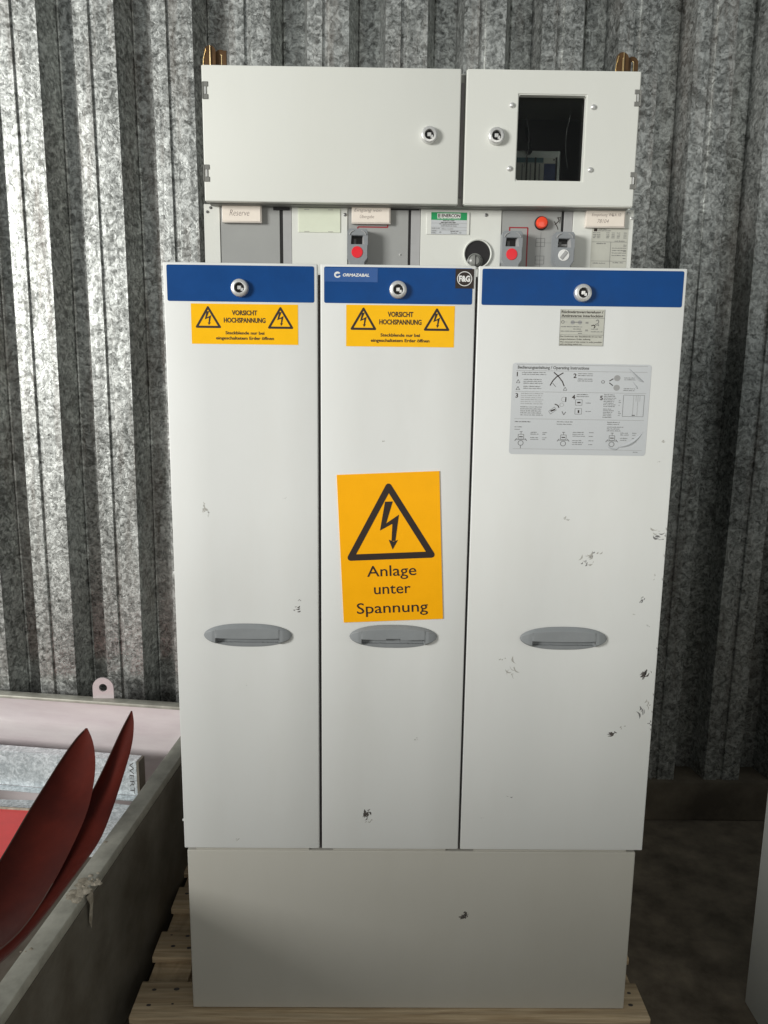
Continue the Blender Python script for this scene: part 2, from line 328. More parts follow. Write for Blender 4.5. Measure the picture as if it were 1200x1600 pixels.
def scuffs(mb, spots, Y):
    """chips and rub marks in the coating: (u, v, size px, angle, density, material)"""
    for (u, v, sz, ang, n, m) in spots:
        c = px(u, v, Y); k = 0.0020; a = math.radians(ang)
        for i in range(int(n*1.1+1)):
            t = random.gauss(0, .22)*sz*k; w = random.gauss(0, .13)*sz*k
            L = random.uniform(.10, .46)*sz*k; th = random.uniform(.0006, .0026)*min(1.2, sz/12); aa = a+random.gauss(0, .42)
            cx = c.x+t*math.cos(a)-w*math.sin(a); cz = c.z+t*math.sin(a)+w*math.cos(a)
            pts = []
            nseg = 5
            for q in range(nseg+1):
                f = q/nseg-.5; ww = th*(1-(2*abs(f))**2)*random.uniform(.5, 1.2)
                bend = L*.9*(f*f)
                pts.append((cx+L*f*math.cos(aa)-(ww+bend)*math.sin(aa), cz+L*f*math.sin(aa)+(ww+bend)*math.cos(aa)))
            for q in range(nseg, -1, -1):
                f = q/nseg-.5; ww = -th*(1-(2*abs(f))**2)*random.uniform(.4, 1.1)
                bend = L*.9*(f*f)
                pts.append((cx+L*f*math.cos(aa)-(ww+bend)*math.sin(aa), cz+L*f*math.sin(aa)+(ww+bend)*math.cos(aa)))
            yy = Y-.00015-.00001*(i % 9)
            mb.poly([(p[0], yy, p[1]) for p in pts][::-1], m)

# ------------------------------------------------------------------ the setting
f = MB(); n = 24
f.add([(-9, -9, 0), (9, -9, 0), (9, 5, 0), (-9, 5, 0)], [(0, 1, 2, 3)], m_conc)
tag(f.build('floor'), kind='structure')
WY = 1.19; PER = 0.2813
w = MB(); prof = []
x = -1.218-PER*9
for k in range(26):
    # crest (towards the camera) with a groove down its middle, wide flank, narrow trough, flank
    for dx, dy in ((0, 0), (.054, 0), (.057, .009), (.076, .009), (.080, 0), (.150, 0), (.182, .112), (.185, .108), (.189, .114), (.262, .114)):
        prof.append((x+dx, WY+dy))
    x += PER
zs = [0.15+3.7*i/14 for i in range(15)]
vs = []; fs = []
for i, z in enumerate(zs):
    for (a, b) in prof: vs.append((a+0.0025*math.sin(a*3+z*2.1), b+0.004*math.sin(z*1.7+a*1.3), z))
np_ = len(prof)
for i in range(len(zs)-1):
    for k in range(np_-1): fs.append((i*np_+k, i*np_+k+1, (i+1)*np_+k+1, (i+1)*np_+k))
w.add(vs, fs, m_wall)
tag(w.build('corrugated_wall', smooth=14), 'galvanized corrugated sheet wall with spangled zinc and rust stains, behind the switchgear', 'wall')
k = MB(); k.box(-6, 6, WY-.02, WY+.30, 0, .18, m_kerbm, .008)
tag(k.build('concrete_kerb'), 'low dark concrete kerb under the corrugated wall', 'kerb')

# ------------------------------------------------------------------ pallet
ZP = .144
pal = empty('wooden_pallet', (-.05, .4, 0), 'rough wooden pallet on the floor carrying the tall switchgear cabinet', 'pallet')
PX0, PX1 = -.772, .664
for i, (a, b) in enumerate(((-.020, .108), (.202, .311), (.415, .525), (.60, .71), (.80, .93))):
    q = MB(); q.box(PX0+random.uniform(-.004, .006), PX1+random.uniform(-.006, .012), a, b, ZP-.022, ZP, m_wood, .003)
    for X in (PX0+.045, PX0+.095, PX1-.05, PX1-.1):
        for yy in ((a+b)/2-.02, (a+b)/2+.03):
            xx = X+random.gauss(0, .012); yy += random.gauss(0, .008); rr = random.uniform(.0025, .0065)
            q.add([(xx+rr*1.5*math.cos(t*math.pi/4), yy+rr*math.sin(t*math.pi/4), ZP+.0004) for t in range(8)], [list(range(8))], m_scuff)
    q.build('deck_board', pal)
for X in (PX0+.008, -.09, PX1-.125):
    q = MB(); q.box(X, X+.115, -.018, .928, ZP-.0445, ZP-.0225, m_wood, .002); q.build('cross_board', pal)
    for a in (-.015, .41, .83):
        q = MB(); q.box(X+.008, X+.107, a, a+.09, .0225, ZP-.045, m_wood, .003); q.build('block', pal)
    q = MB(); q.box(X, X+.115, -.018, .928, .0005, .022, m_wood, .002); q.build('bottom_board', pal)

# ------------------------------------------------------------------ switchgear cabinet
sg = empty('switchgear_cabinet', (0, 0, ZP), 'tall pale grey switchgear cabinet with three blue-topped doors standing on a wooden pallet', 'switchgear')
ZD0, ZD1 = .6425, 2.1314
HW = .6075
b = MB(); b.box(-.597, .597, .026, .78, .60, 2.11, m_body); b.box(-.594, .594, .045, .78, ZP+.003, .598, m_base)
for X in (-.2475, .1195):      # pale bottom brackets that close the slit beside dark clips
    pass
b.box(-.58, -.28, .016, .0255, .620, .655, m_base); b.box(-.215, .085, .016, .0255, .620, .655, m_base); b.box(.16, .57, .016, .0255, .620, .655, m_base)
b.build('body', sg)
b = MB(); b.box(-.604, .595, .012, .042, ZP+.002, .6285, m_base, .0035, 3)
scuffs(b, [(727, 1430, 15, 55, 24, m_scuff), (757, 1433, 4, 20, 3, m_scuff2), (545, 1490, 5, 0, 3, m_scuff2), (830, 1500, 5, 0, 2, m_scuff2), (735, 1350, 3, 0, 2, m_scuff2)], .012)
b.build('base_panel', sg)

def lock(c, parent, r=.0205):
    q = MB()
    q.lathe(c, [(r, 0), (r, .006), (r*.93, .011), (r*.80, .013), (r*.60, .0135), (r*.56, .0125), (r*.55, .004)], m_chrome, 40)
    q.lathe(c, [(r*.545, .0045)], m_black, 32)
    q.box(c[0]-.0042, c[0]+.0042, c[1]-.0115, c[1]-.003, c[2]-.0042, c[2]+.0042, m_chrome, .0008, 1)
    q.box(c[0]+.003, c[0]+.0085, c[1]-.0105, c[1]-.003, c[2]-.007, c[2]-.0005, m_chrome, .0008, 1)
    return q.build('lock', parent, origin=c)
def oval_handle(u, v, parent, notch=False):
    c = px(u, v, 0.0); a, h = .110, .0305
    q = MB(); nx, nz = 110, 72
    def half(x): return h*max(0.0, 1-abs(x/a)**2.5)**.54
    def height(x, z):
        hz = half(x)
        if hz <= 0: return 0
        e = max(0, min(1.0, (1-abs(z)/hz)*3.2))**.6*max(0, min(1.0, (1-abs(x)/a)*5))**.6*(.72+.28*(hz-z)/(2*hz))
        lip = -.0065+.004*(x/a)**2
        if notch and abs(x) < .017: lip += .0035
        if abs(x) > .0785 or z > lip: return .0022+.0125*e*(1 if abs(x) <= .0785 else .9)
        # pocket, sloping
        if z < -.0188 or abs(x) > .0775: return .0012+.0010*e
        f_ = max(0, min(1, (lip-z)/(lip+.0188))); return -.0115+.0090*f_
    vs = []; fs = []
    for j in range(nz+1):
        for i in range(nx+1):
            x = -a+2*a*i/nx; x = max(-a*.9995, min(a*.9995, x)); hz = half(x); z = -hz+2*hz*j/nz
            vs.append((c.x+x, -height(x, z), c.z+z))
    for j in range(nz):
        for i in range(nx): fs.append((j*(nx+1)+i, j*(nx+1)+i+1, (j+1)*(nx+1)+i+1, (j+1)*(nx+1)+i))
    q.add(vs, fs, m_handle)
    # joint lines between cap and grip
    for sx in (-1, 1):
        X = c.x+sx*.0790; hz = half(.0790)
        q.box(X-.0004, X+.0004, -.0118, -.002, c.z-hz*.55, c.z+hz*.75, m_ink2)
    return q.build('handle', parent, smooth=40, origin=(c.x, 0, c.z))

def warning_triangle(D, cx, top, w, h, t, bolt=1.0, l=2):
    # outer rounded triangle as thick strokes with round corners
    hw = w/2-t/2; pts = [(cx, top+t*.9), (cx+hw, top+h-t/2), (cx-hw, top+h-t/2)]
    for i in range(3):
        D.line(*pts[i], *pts[(i+1) % 3], t, m_ink, l+.05*i); D.disc(*pts[i], t/2, m_ink, l+.2, 16)
    # lightning arrow, shape measured in units of the height
    P = [(-.05, .26), (.045, .26), (-.045, .53), (.115, .43), (.055, .765), (.09, .755), (.02, .87), (-.02, .75), (.015, .765), (.035, .54), (-.125, .625), (-.05, .26)][:-1]
    D.mb_poly = None
    # split into two clean pieces
    A = [(-.05, .26), (.045, .26), (-.045, .535), (.035, .54), (-.125, .625)]
    B1 = [(-.050, .26), (.045, .26), (-.045, .535), (-.125, .625)]
    B2 = [(-.125, .625), (-.045, .535), (.115, .43), (.030, .545)]
    B3 = [(.030, .545), (.115, .43), (.060, .765), (.012, .765)]
    B4 = [(-.022, .745), (.036, .772), (.093, .752), (.022, .875)]
    for k2, B in enumerate((B1, B2, B3, B4)): D.poly([(cx+x*h*bolt, top+y*h) for x, y in B], m_ink, l+.1*k2)

def warn_sticker(u0, v0, u1, v1, parent):
    r = rpx(u0, v0, u1, v1, 0); q = MB(); D = Dec(q, *r, 0.0, 390, 146)
    D.rect(0, 0, 390, 146, m_yel, 2)
    for cx in (62, 326): warning_triangle(D, cx, 6, 92, 82, 8, 1.2, 3)
    D.text('VORSICHT', 195, 40, 17, m_ink, 92, 4, off=.028)
    D.text('HOCHSPANNUNG', 195, 67, 17, m_ink, 152, 4, off=.028)
    D.text('Steckblende nur bei', 195, 110, 11, m_ink, 142, 4, off=.022)
    D.text('eingeschaltetem Erder öffnen', 195, 129, 11, m_ink, 212, 4, off=.022)
    return q.build('warning_sticker', parent)

def ringdoor(bmx, X, Zz, y0, y1):
    vo = [[[bmx.verts.new((x_, y_, z_)) for z_ in Zz] for x_ in X] for y_ in (y0, y1)]
    for i in range(3):
        for j in range(3):
            if i == 1 and j == 1: continue
            bmx.faces.new((vo[0][i][j], vo[0][i+1][j], vo[0][i+1][j+1], vo[0][i][j+1]))
            bmx.faces.new((vo[1][i][j], vo[1][i][j+1], vo[1][i+1][j+1], vo[1][i+1][j]))
    for i in range(3):
        bmx.faces.new((vo[0][i][0], vo[1][i][0], vo[1][i+1][0], vo[0][i+1][0])); bmx.faces.new((vo[0][i][3], vo[0][i+1][3], vo[1][i+1][3], vo[1][i][3]))
        bmx.faces.new((vo[0][0][i], vo[0][0][i+1], vo[1][0][i+1], vo[1][0][i])); bmx.faces.new((vo[0][3][i], vo[1][3][i], vo[1][3][i+1], vo[0][3][i+1]))
    bmx.faces.new((vo[0][1][1], vo[0][2][1], vo[1][2][1], vo[1][1][1])); bmx.faces.new((vo[0][1][2], vo[1][1][2], vo[1][2][2], vo[0][2][2]))
    bmx.faces.new((vo[0][1][1], vo[1][1][1], vo[1][1][2], vo[0][1][2])); bmx.faces.new((vo[0][2][1], vo[0][2][2], vo[1][2][2], vo[1][2][1]))
HXZ = [px(387.5, 992, 0.0), px(614.5, 994, 0.0), px(880, 997, 0.0)]
doors = []
gL, gR = -.2475, .1195
spans = ((-HW, gL-.0035), (gL+.0035, gR-.003), (gR+.003, HW))
sc = [
 [(320, 797, 14, -60, 9, m_scuff2), (326, 800, 6, -60, 3, m_scuff), (467, 938, 5, 0, 4, m_scuff), (464, 953, 13, 15, 9, m_scuff), (385, 1010+60, 5, 0, 2, m_scuff2), (372, 1312, 8, 0, 4, m_scuff2), (445, 778, 5, 10, 3, m_scuff2)],
 [(573, 1272, 15, 70, 18, m_scuff), (577, 1283, 10, 40, 6, m_scuff2), (650, 1155, 9, 0, 4, m_scuff2), (600, 690, 6, 0, 2, m_scuff2)],
 [(922, 872, 26, 40, 9, m_scuff2), (926, 868, 10, 40, 4, m_ink2), (914, 882, 14, 25, 4, m_ink2), (882, 812, 12, 20, 3, m_scuff2), (1003, 938, 12, 50, 7, m_ink2), (1006, 1055, 18, 60, 20, m_scuff),
  (1000, 1108, 28, 84, 4, m_ink2), (1012, 1100, 22, 86, 3, m_scuff2), (1015, 1130, 10, 70, 4, m_ink2), (1012, 978, 5, 0, 2, m_scuff), (955, 1147, 14, 10, 14, m_scuff), (972, 1136, 9, 40, 3, m_scuff2),
  (1030, 838, 18, -5, 9, m_ink2), (1026, 829, 20, 2, 3, m_scuff2), (800, 1045, 26, -65, 7, m_scuff2), (786, 1030, 12, 30, 3, m_scuff2), (796, 1246, 10, -5, 2, m_ink2), (755, 1278, 5, 0, 2, m_scuff2), (1037, 690, 8, 0, 4, m_scuff2), (1030, 722, 5, 0, 3, m_scuff2), (990, 960, 5, 0, 3, m_scuff2), (1024, 900, 9, 80, 3, m_scuff2)]]
door_label = ('narrow left door with one small yellow sticker', 'narrow middle door with the big orange warning plate', 'wide right door with grey instruction film and scraped edge')
for i, (a, bb) in enumerate(spans):
    q = MB(); hc = HXZ[i]; bmd = bmesh.new(); ringdoor(bmd, (a, hc.x-.0795, hc.x+.0795, bb), (ZD0, hc.z-.0200, hc.z-.0030, ZD1), 0.0, .024)
    bmesh.ops.recalc_face_normals(bmd, faces=bmd.faces)
    bmesh.ops.bevel(bmd, geom=[e for e in bmd.edges if len(e.link_faces) == 2 and e.calc_face_angle(0) > .5], offset=.0026, segments=3, profile=.5, affect='EDGES'); q.bm(bmd, m_door)
    scuffs(q, sc[i], 0.0)
    if i == 2:   # bruised right edge: chipped coating showing grey
        for (v, s_) in ((826, 8), (836, 10), (868, 9), (905, 8), (1013, 5), (1085, 8), (1112, 5), (1140, 6)):
            zz = px(1040, v, 0).z
            q.poly([(bb-.0028, -.0004, zz-.0012*s_/2), (bb-.0010-.0002*s_, -.0006, zz-.0004), (bb-.0045, -.0005, zz+.0012*s_/2)][::-1], m_scuff)
    if i == 0:
        for v in (452, 683, 895, 1282):
            zz = px(262, v, 0).z; q.box(a-.0035, a+.001, .002, .006, zz-.003, zz+.003, m_door, .001, 1)
    d = q.build('door', sg); d['label'] = door_label[i]
    q = MB(); z0, z1 = px((254+1075)/2, 472.5, 0).z-.004, px((254+1075)/2, 418.5, 0).z
    x0, x1 = a+.0085, bb-.0075
    # rounded blue band
    rr = .004; pts = []
    for cx, cz, s0 in ((x1-rr, z1-rr, 0), (x0+rr, z1-rr, 90), (x0+rr, z0+rr, 180), (x1-rr, z0+rr, 270)):
        for t in range(5): an = math.radians(s0+t*22.5); pts.append((cx+rr*math.cos(an), cz+rr*math.sin(an)))
    q.prism([(p[0], p[1]) for p in pts][::-1], -.0006, .001, m_blue)
    q.build('blue_band', d)
    doors.append(d)
for (u, v, i) in ((375, 450, 0), (622, 453, 1), (910, 458, 2)):
    lock(tuple(px(u, v, -.0006)), doors[i])
oval_handle(387.5, 992, doors[0]); oval_handle(614.5, 994, doors[1], True); oval_handle(880, 997, doors[2])
warn_sticker(298, 474, 466, 539, doors[0]); warn_sticker(541, 476, 709, 543, doors[1])
# maker's film and round emblem on the middle band
q = MB(); D = Dec(q, *rpx(507, 418, 590, 441, -.0006), -.0006, 390, 108)
D.rect(0, 0, 390, 108, m_blue2, 2)
D.ring(95, 54, 13, 24, m_white, 3, 24, 20, 330); D.ring(98, 50, 6, 12, m_white, 3.4, 12, 180, 330)
D.text('ORMAZABAL', 232, 66, 22, m_white, 195, 3, shear=.2, off=.035)
q.build('maker_label', doors[1])
q = MB(); D = Dec(q, *rpx(712, 420, 740, 451, -.0006), -.0006, 125, 135)
D.rect(0, 0, 125, 135, m_ink, 2); D.ring(62, 68, 46, 51, m_white, 3, 36)
D.text('F&G', 62, 86, 38, m_white, 76, 3, off=.05)
q.build('emblem_plate', doors[1])
# anti-reverse sticker
q = MB(); D = Dec(q, *rpx(876, 483, 942, 541, 0), 0.0, 790, 690)
D.rect(0, 0, 790, 690, m_sheet2, 2)
D.text('Rückwärtsverriegelung /', 20, 72, 48, m_ink, 740, 3, 'l', off=.02); D.text('Antireverse interlocking', 20, 145, 48, m_ink, 740, 3, 'l', off=.02)
D.rect(0, 160, 790, 166, m_ink2, 3); D.rect(0, 480, 790, 486, m_ink2, 3); D.rect(0, 0, 5, 690, m_ink2, 3); D.rect(785, 0, 790, 690, m_ink2, 3); D.rect(0, 684, 790, 690, m_ink2, 3)
D.ring(50, 240, 20, 30, m_ink2, 3, 14); D.disc(225, 245, 38, m_ink3, 3); D.disc(355, 245, 38, m_ink3, 3); D.line(85, 240, 130, 240, 6, m_ink3, 3); D.rect(190, 236, 390, 248, m_ink2, 4)
for bq in (250, 395): D.rect(455, bq-14, 505, bq-4, m_ink2, 3); D.rect(455, bq+4, 505, bq+14, m_ink2, 3)
D.path([(640, 215), (670, 190), (690, 220), (680, 260), (640, 275), (620, 300)], 12, m_ink2, 3); D.path([(560, 310), (600, 290), (630, 320), (610, 350)], 16, m_ink, 3); D.path([(650, 300), (690, 280), (690, 310)], 10, m_ink2, 3)
for (x0, x1, bq) in ((20, 400, 335), (240, 400, 378), (20, 400, 420), (330, 400, 460), (560, 680, 375), (560, 760, 425)): D.words(x0, x1, bq, 18, m_ink2, 3)
D.text('Das Entfernen der Steckblende ist nur bei', 12, 525, 26, m_ink, 740, 3, 'l', off=.01); D.text('eingeschaltetem Erder zulässig.', 12, 575, 26, m_ink, 550, 3, 'l', off=.01)
D.text('The removal of the cover is only possible', 12, 628, 26, m_ink, 750, 3, 'l', off=.01); D.text('with earthing switch on.', 12, 672, 26, m_ink, 400, 3, 'l', off=.01)
q.build('interlock_sticker', doors[2])
# operating instructions film, cut corners, slightly rippled lower right
q = MB(); D = Dec(q, *rpx(801, 567, 1008, 712, 0), 0.0, 1090, 770, math.radians(-.25))
rr = 25; pts = []
for ca, cb, s0 in ((1090-rr, rr, -90), (1090-rr, 770-rr, 0), (rr, 770-rr, 90), (rr, rr, 180)):
    for t in range(6): an = math.radians(s0+18*t); pts.append((ca+rr*math.cos(an), cb+rr*math.sin(an)))
D.poly([(a_, b_) for a_, b_ in pts][::-1], m_sheet, 2)
D.text('Bedienungsanleitung / Operating Instructions', 40, 48, 24, m_ink2, 560, 3, 'l', off=.03)
for bq in (12, 62, 238, 466, 722): D.rect(30, bq, 1060, bq+3, m_ink3, 3)
for t, a_, b_ in (('1', 35, 112), ('2', 480, 118), ('3', 32, 290), ('4', 478, 296), ('5', 700, 300)): D.text(t, a_, b_, 36, m_ink, None, 3, 'l', off=.02)
def tri(a_, b_, s_): D.path([(a_, b_-s_), (a_+s_*.8, b_+s_*.5), (a_-s_*.8, b_+s_*.5), (a_, b_-s_)], 4, m_ink2, 3)
tri(48, 158, 18); tri(48, 215, 18); tri(420, 215, 18)
D.path([(325, 75), (360, 105), (395, 150), (412, 190)], 8, m_ink, 3); D.path([(400, 78), (350, 110), (320, 145), (300, 185)], 8, m_ink, 3); D.path([(320, 165), (345, 195)], 5, m_ink2, 3)
for (x0, x1, bs, m) in ((75, 270, (82, 98), m_ink2), (90, 250, (140, 156, 172), m_ink2), (90, 235, (198, 214), m_ink2), (515, 650, (85, 101), m_ink2), (515, 640, (130, 146), m_ink2), (880, 980, (115, 130, 205, 220), m_ink2),
   (75, 260, (258, 275, 292, 309, 326, 343), m_ink3), (75, 260, (370, 387, 404, 421, 438), m_ink2), (515, 620, (260, 276), m_ink2), (590, 640, (330, 400), m_ink2), (730, 830, (258, 272, 286, 300, 314, 328, 342, 356), m_ink2),
   (730, 815, (378, 392, 406, 420, 434, 448), m_ink2), (850, 875, (290, 305, 320, 345, 400, 415, 430), m_ink2), (35, 170, (496,), m_ink), (370, 500, (492, 512), m_ink2), (35, 105, (540, 560), m_ink2), (770, 880, (490, 506), m_ink2), (770, 900, (530, 546, 562), m_ink2),
   (165, 230, (585, 600, 630, 645), m_ink2), (260, 300, (585, 600, 630, 645), m_ink2), (500, 600, (580, 596, 612), m_ink2), (500, 590, (650, 666, 682), m_ink2), (630, 670, (580, 612, 650, 682), m_ink2), (880, 950, (580, 596, 625, 641), m_ink2), (975, 1010, (580, 596, 625), m_ink2), (990, 1040, (742,), m_ink2)):
    for bq in bs: D.words(x0, x1-random.uniform(0, 20), bq, 7.5, m, 3)
D.ring(715, 148, 9, 14, m_ink2, 3, 12); D.line(765, 140, 795, 120, 7, m_ink, 3); D.line(765, 155, 795, 178, 7, m_ink, 3); D.disc(825, 115, 25, m_ink3, 3); D.disc(825, 195, 25, m_ink3, 3)
D.path([(430, 280), (430, 320)], 8, m_ink, 3); D.path([(345, 340), (370, 350), (380, 370)], 8, m_ink, 3); D.path([(315, 400), (350, 385)], 12, m_ink, 3); D.path([(405, 400), (420, 430), (435, 405)], 6, m_ink2, 3); D.ring(415, 300, 18, 21, m_ink3, 3, 14); D.ring(400, 345, 14, 17, m_ink3, 3, 14)
D.path([(300, 400), (345, 365), (360, 390), (315, 425), (300, 400)], 3, m_ink2, 3)
for bq in (325, 400):
    D.path([(508, bq-25), (560, bq-25), (560, bq+22), (508, bq+22), (508, bq-25)], 3, m_ink2, 3)
D.rect(522, 318, 548, 330, m_ink, 3); D.rect(530, 388, 542, 412, m_ink, 3)
D.path([(885, 255), (1050, 255), (1050, 435), (885, 435), (885, 255)], 3, m_ink2, 3)
for x_ in (965, 985, 1000, 1015): D.line(x_, 258, x_, 258+random.choice((50, 170, 170)), 3, m_ink3, 3)
D.line(960, 425, 985, 425, 8, m_ink2, 3)
for cx in (90, 428, 815):
    D.path([(cx-22, 600), (cx+22, 600), (cx+22, 640), (cx-22, 640), (cx-22, 600)], 4, m_ink2, 3); D.line(cx, 575, cx, 600, 4, m_ink2, 3); D.line(cx-12, 578, cx+12, 578, 4, m_ink2, 3); D.rect(cx-14, 617, cx+14, 625, m_ink, 3)
    D.path([(cx-48, 655), (cx-32, 635)], 6, m_ink2, 3); D.path([(cx+32, 635), (cx+48, 655)], 6, m_ink2, 3); D.path([(cx-35, 646), (cx+35, 646)], 4, m_ink2, 3); D.ring(cx, 674, 18, 23, m_ink2, 3, 18)
D.path([(90, 697), (90, 720)], 5, m_ink2, 3)
# creases in the film (raised thin folds)
for (P0, P1, r_) in (((860, 700), (1060, 565), .0022), ((780, 690), (880, 690), .0012), ((910, 30), (1040, 145), .0016), ((950, 140), (990, 190), .0010)):
    pts3 = []
    for t in range(9):
        tt = t/8; bow = 26*math.sin(math.pi*tt)
        pts3.append(Vector(D.p(P0[0]+(P1[0]-P0[0])*tt+bow*.5, P0[1]+(P1[1]-P0[1])*tt+bow, 3)))
    nvs = []; nfs = []
    for t, pp in enumerate(pts3):
        tw = math.sin(math.pi*t/8); a_ = r_*tw
        dr = (pts3[min(t+1, 8)]-pts3[max(t-1, 0)]).normalized(); nn = Vector((-dr.z, 0, dr.x))
        nvs += [pp+nn*a_*2.4, pp+Vector((0, -a_*1.5-.0001, 0)), pp-nn*a_*2.4]
    for t in range(8):
        nfs += [(3*t, 3*t+1, 3*t+4, 3*t+3), (3*t+1, 3*t+2, 3*t+5, 3*t+4)]
    q.add(nvs, nfs, m_sheet)
q.build('instruction_sheet', doors[2])

# ------------------------------------------------------------------ control fascia
YF = .12
fx0 = px(320, 340, YF).x; fx1 = px(988, 340, YF).x
q = MB(); q.box(fx0+.004, fx1-.004, YF+.004, .62, 2.09, 2.2765, m_under); fz0, fz1 = 2.09, px(640, 323.5, YF).z
fascia_root = q.build('control_housing', sg)
def panel(u0, u1, m, dz=0.0, y=YF, name='fascia_panel'):
    q = MB(); q.box(px(u0, 370, YF).x, px(u1, 370, YF).x, y, YF+.02, fz0, fz1-dz, m, .0008, 1); return q.build(name, fascia_root)
panel(320, 344.5, m_box, 0, YF-.002)
panel(345, 437.5, m_gp, 0.001)
panel(442.5, 456, m_gp2, 0.001)
wp1 = panel(456.5, 543, m_box, 0, YF-.002)
gp2 = panel(543.5, 638, m_gp, .001)
panel(642, 656.5, m_gp2, .001)
wp2 = panel(657, 782.5, m_box, 0, YF-.002)
gp3 = panel(783, 876, m_gp, .001)
panel(880, 893.5, m_gp2, .001)
wp3 = panel(894, 988, m_box, 0, YF-.002)
for (u0, u1), (t0, t1) in zip(((427, 453), (606, 655), (866, 893)), ((437.6, 442.4), (638.1, 641.9), (876.1, 879.9))):
    q = MB(); a_ = px(u0, 322, YF); b_ = px(u1, 329, YF); q.box(a_.x, b_.x, YF-.003, YF+.01, b_.z, min(a_.z, fz1+.0005), m_black)
    q.box(px(t0, 370, YF).x, px(t1, 370, YF).x, YF+.002, YF+.012, fz0, fz1-.002, m_black)
    q.build('seam_cover', fascia_root)
# small bolts
def bolt(u, v, Y, parent, r=.0045, m=None, name='screw'):
    q = MB(); c = px(u, v, Y); q.lathe(c, [(r, 0), (r*.95, .0015), (r*.5, .0028), (r*.1, .003)], m or m_dull, 16)
    q.box(c.x-r*.7, c.x+r*.7, c.y-.0033, c.y-.0025, c.z-.0004, c.z+.0004, m_black)
    return q.build(name, parent, origin=c)
for u, v in ((329, 324.5), (324, 331)): bolt(u, v, YF-.002, fascia_root, .0035)
bolt(539, 335.5, YF-.002, fascia_root, .0042); bolt(759.5, 336, YF-.002, fascia_root, .0042); bolt(982, 333.5, YF-.002, fascia_root, .0045, m_chrome); bolt(987, 341, YF-.002, fascia_root, .0038, m_chrome)
bolt(625, 398, YF, fascia_root, .002, m_white)
def name_card(u0, v0, u1, v1, lines):
    r = rpx(u0, v0, u1, v1, YF-.014); q = MB()
    q.box(r[0]-.001, r[1]+.003, YF-.0125, YF-.001, r[2]-.003, r[3]+.001, m_clear, .0015, 2)
    q.box(r[0], r[1], YF-.014, YF-.0122, r[2], r[3], m_card, .0004, 1)
    D = Dec(q, *r, YF-.014, 100, 45)
    for (t, a_, b_, h_, w_) in lines: D.text(t, a_, b_, h_, m_pencil, w_, 1, shear=.25, off=-.012)
    return q.build('name_card', fascia_root)
name_card(347, 319.5, 407, 346, [('Reserve', 45, 30, 17, 52)])
name_card(550, 322, 608.5, 348, [('Eingang von', 42, 15, 9, 72), ('Übergabe', 40, 33, 9, 38)])
name_card(917, 328, 975, 354, [('Einspeisung WKA 10', 52, 17, 9, 76), ('78104', 44, 36, 11, 30)])
# pale card, rating plates, schematic film
q = MB(); D = Dec(q, *rpx(466, 325, 532.5, 364, YF-.002), YF-.002, 100, 58); q.box(*rpx(466, 325, 532, 364, YF)[:2], YF-.004, YF-.001, *rpx(466, 325, 532, 364, YF)[2:], m_pale, .0006, 1)
for a_ in (14, 70): D.rect(a_, 3, a_+12, 4.5, m_scuff2, 9); D.rect(a_, 55, a_+12, 56.5, m_scuff2, 9)
q.build('blank_card', fascia_root)
q = MB(); r = rpx(667, 331, 733, 367, YF-.004); q.box(r[0], r[1], YF-.0045, YF-.001, r[2], r[3], m_box, .0006, 1); D = Dec(q, *rpx(674, 331.5, 729, 366.5, YF-.0045), YF-.0045, 365, 230)
D.rect(0, 0, 365, 80, m_green, 1); D.rect(0, 80, 365, 230, m_sheet, 1)
D.rect(62, 12, 300, 58, m_white, 2); D.text('ENERCON', 200, 50, 32, m_ink, 190, 3, off=.03); D.rect(68, 17, 92, 53, m_ink, 3); D.rect(75, 24, 85, 31, m_white, 4); D.rect(75, 38, 85, 46, m_white, 4)
D.words(60, 300, 70, 8, m_white, 3); D.words(120, 235, 92, 10, m_ink, 3); D.words(100, 260, 110, 10, m_ink, 3); D.text('Trafostation', 180, 130, 14, m_ink, 200, 3); D.words(100, 260, 146, 8, m_ink, 3)
for bq in (112, 155, 185): D.rect(0, bq, 365, bq+3, m_ink3, 2)
D.words(5, 90, 172, 9, m_ink2, 3); D.words(110, 240, 178, 12, m_ink3, 3); D.words(5, 70, 200, 9, m_ink2, 3); D.words(5, 60, 220, 9, m_ink2, 3); D.words(200, 280, 202, 10, m_ink, 3); D.words(200, 280, 220, 8, m_ink, 3); D.ring(95, 210, 6, 9, m_ink2, 3, 10); D.ring(300, 212, 6, 9, m_ink2, 3, 10)
q.build('rating_plate', fascia_root)
q = MB(); D = Dec(q, *rpx(925, 356, 978, 420, YF-.002), YF-.002, 275, 330); D.rect(0, 0, 275, 330, m_sheet2, 2)
D.rect(15, 6, 40, 28, m_ink, 3); D.words(50, 110, 14, 9, m_ink2, 3); D.words(45, 140, 26, 9, m_ink2, 3)
for bq in (42, 58, 70, 82):
    for a_ in (10, 40, 110, 150, 190, 240): D.words(a_, a_+24, bq, 7, m_ink2, 3)
for bq in (112, 268): D.rect(5, bq, 270, bq+2.5, m_ink2, 3)
D.rect(146, 112, 148.5, 330, m_ink2, 3); D.words(40, 110, 130, 9, m_ink2, 3); D.words(175, 260, 108, 8, m_ink2, 3)
for bq in (140, 150, 165, 185, 190, 205, 225, 250): D.words(random.choice((100, 160, 240)), 268, bq, 7, m_ink2, 3) if bq % 2 else D.words(245, 268, bq, 7, m_ink2, 3)
D.words(20, 120, 290, 8, m_ink2, 3); D.words(170, 250, 285, 8, m_ink2, 3)
q.build('schematic_film', fascia_root)
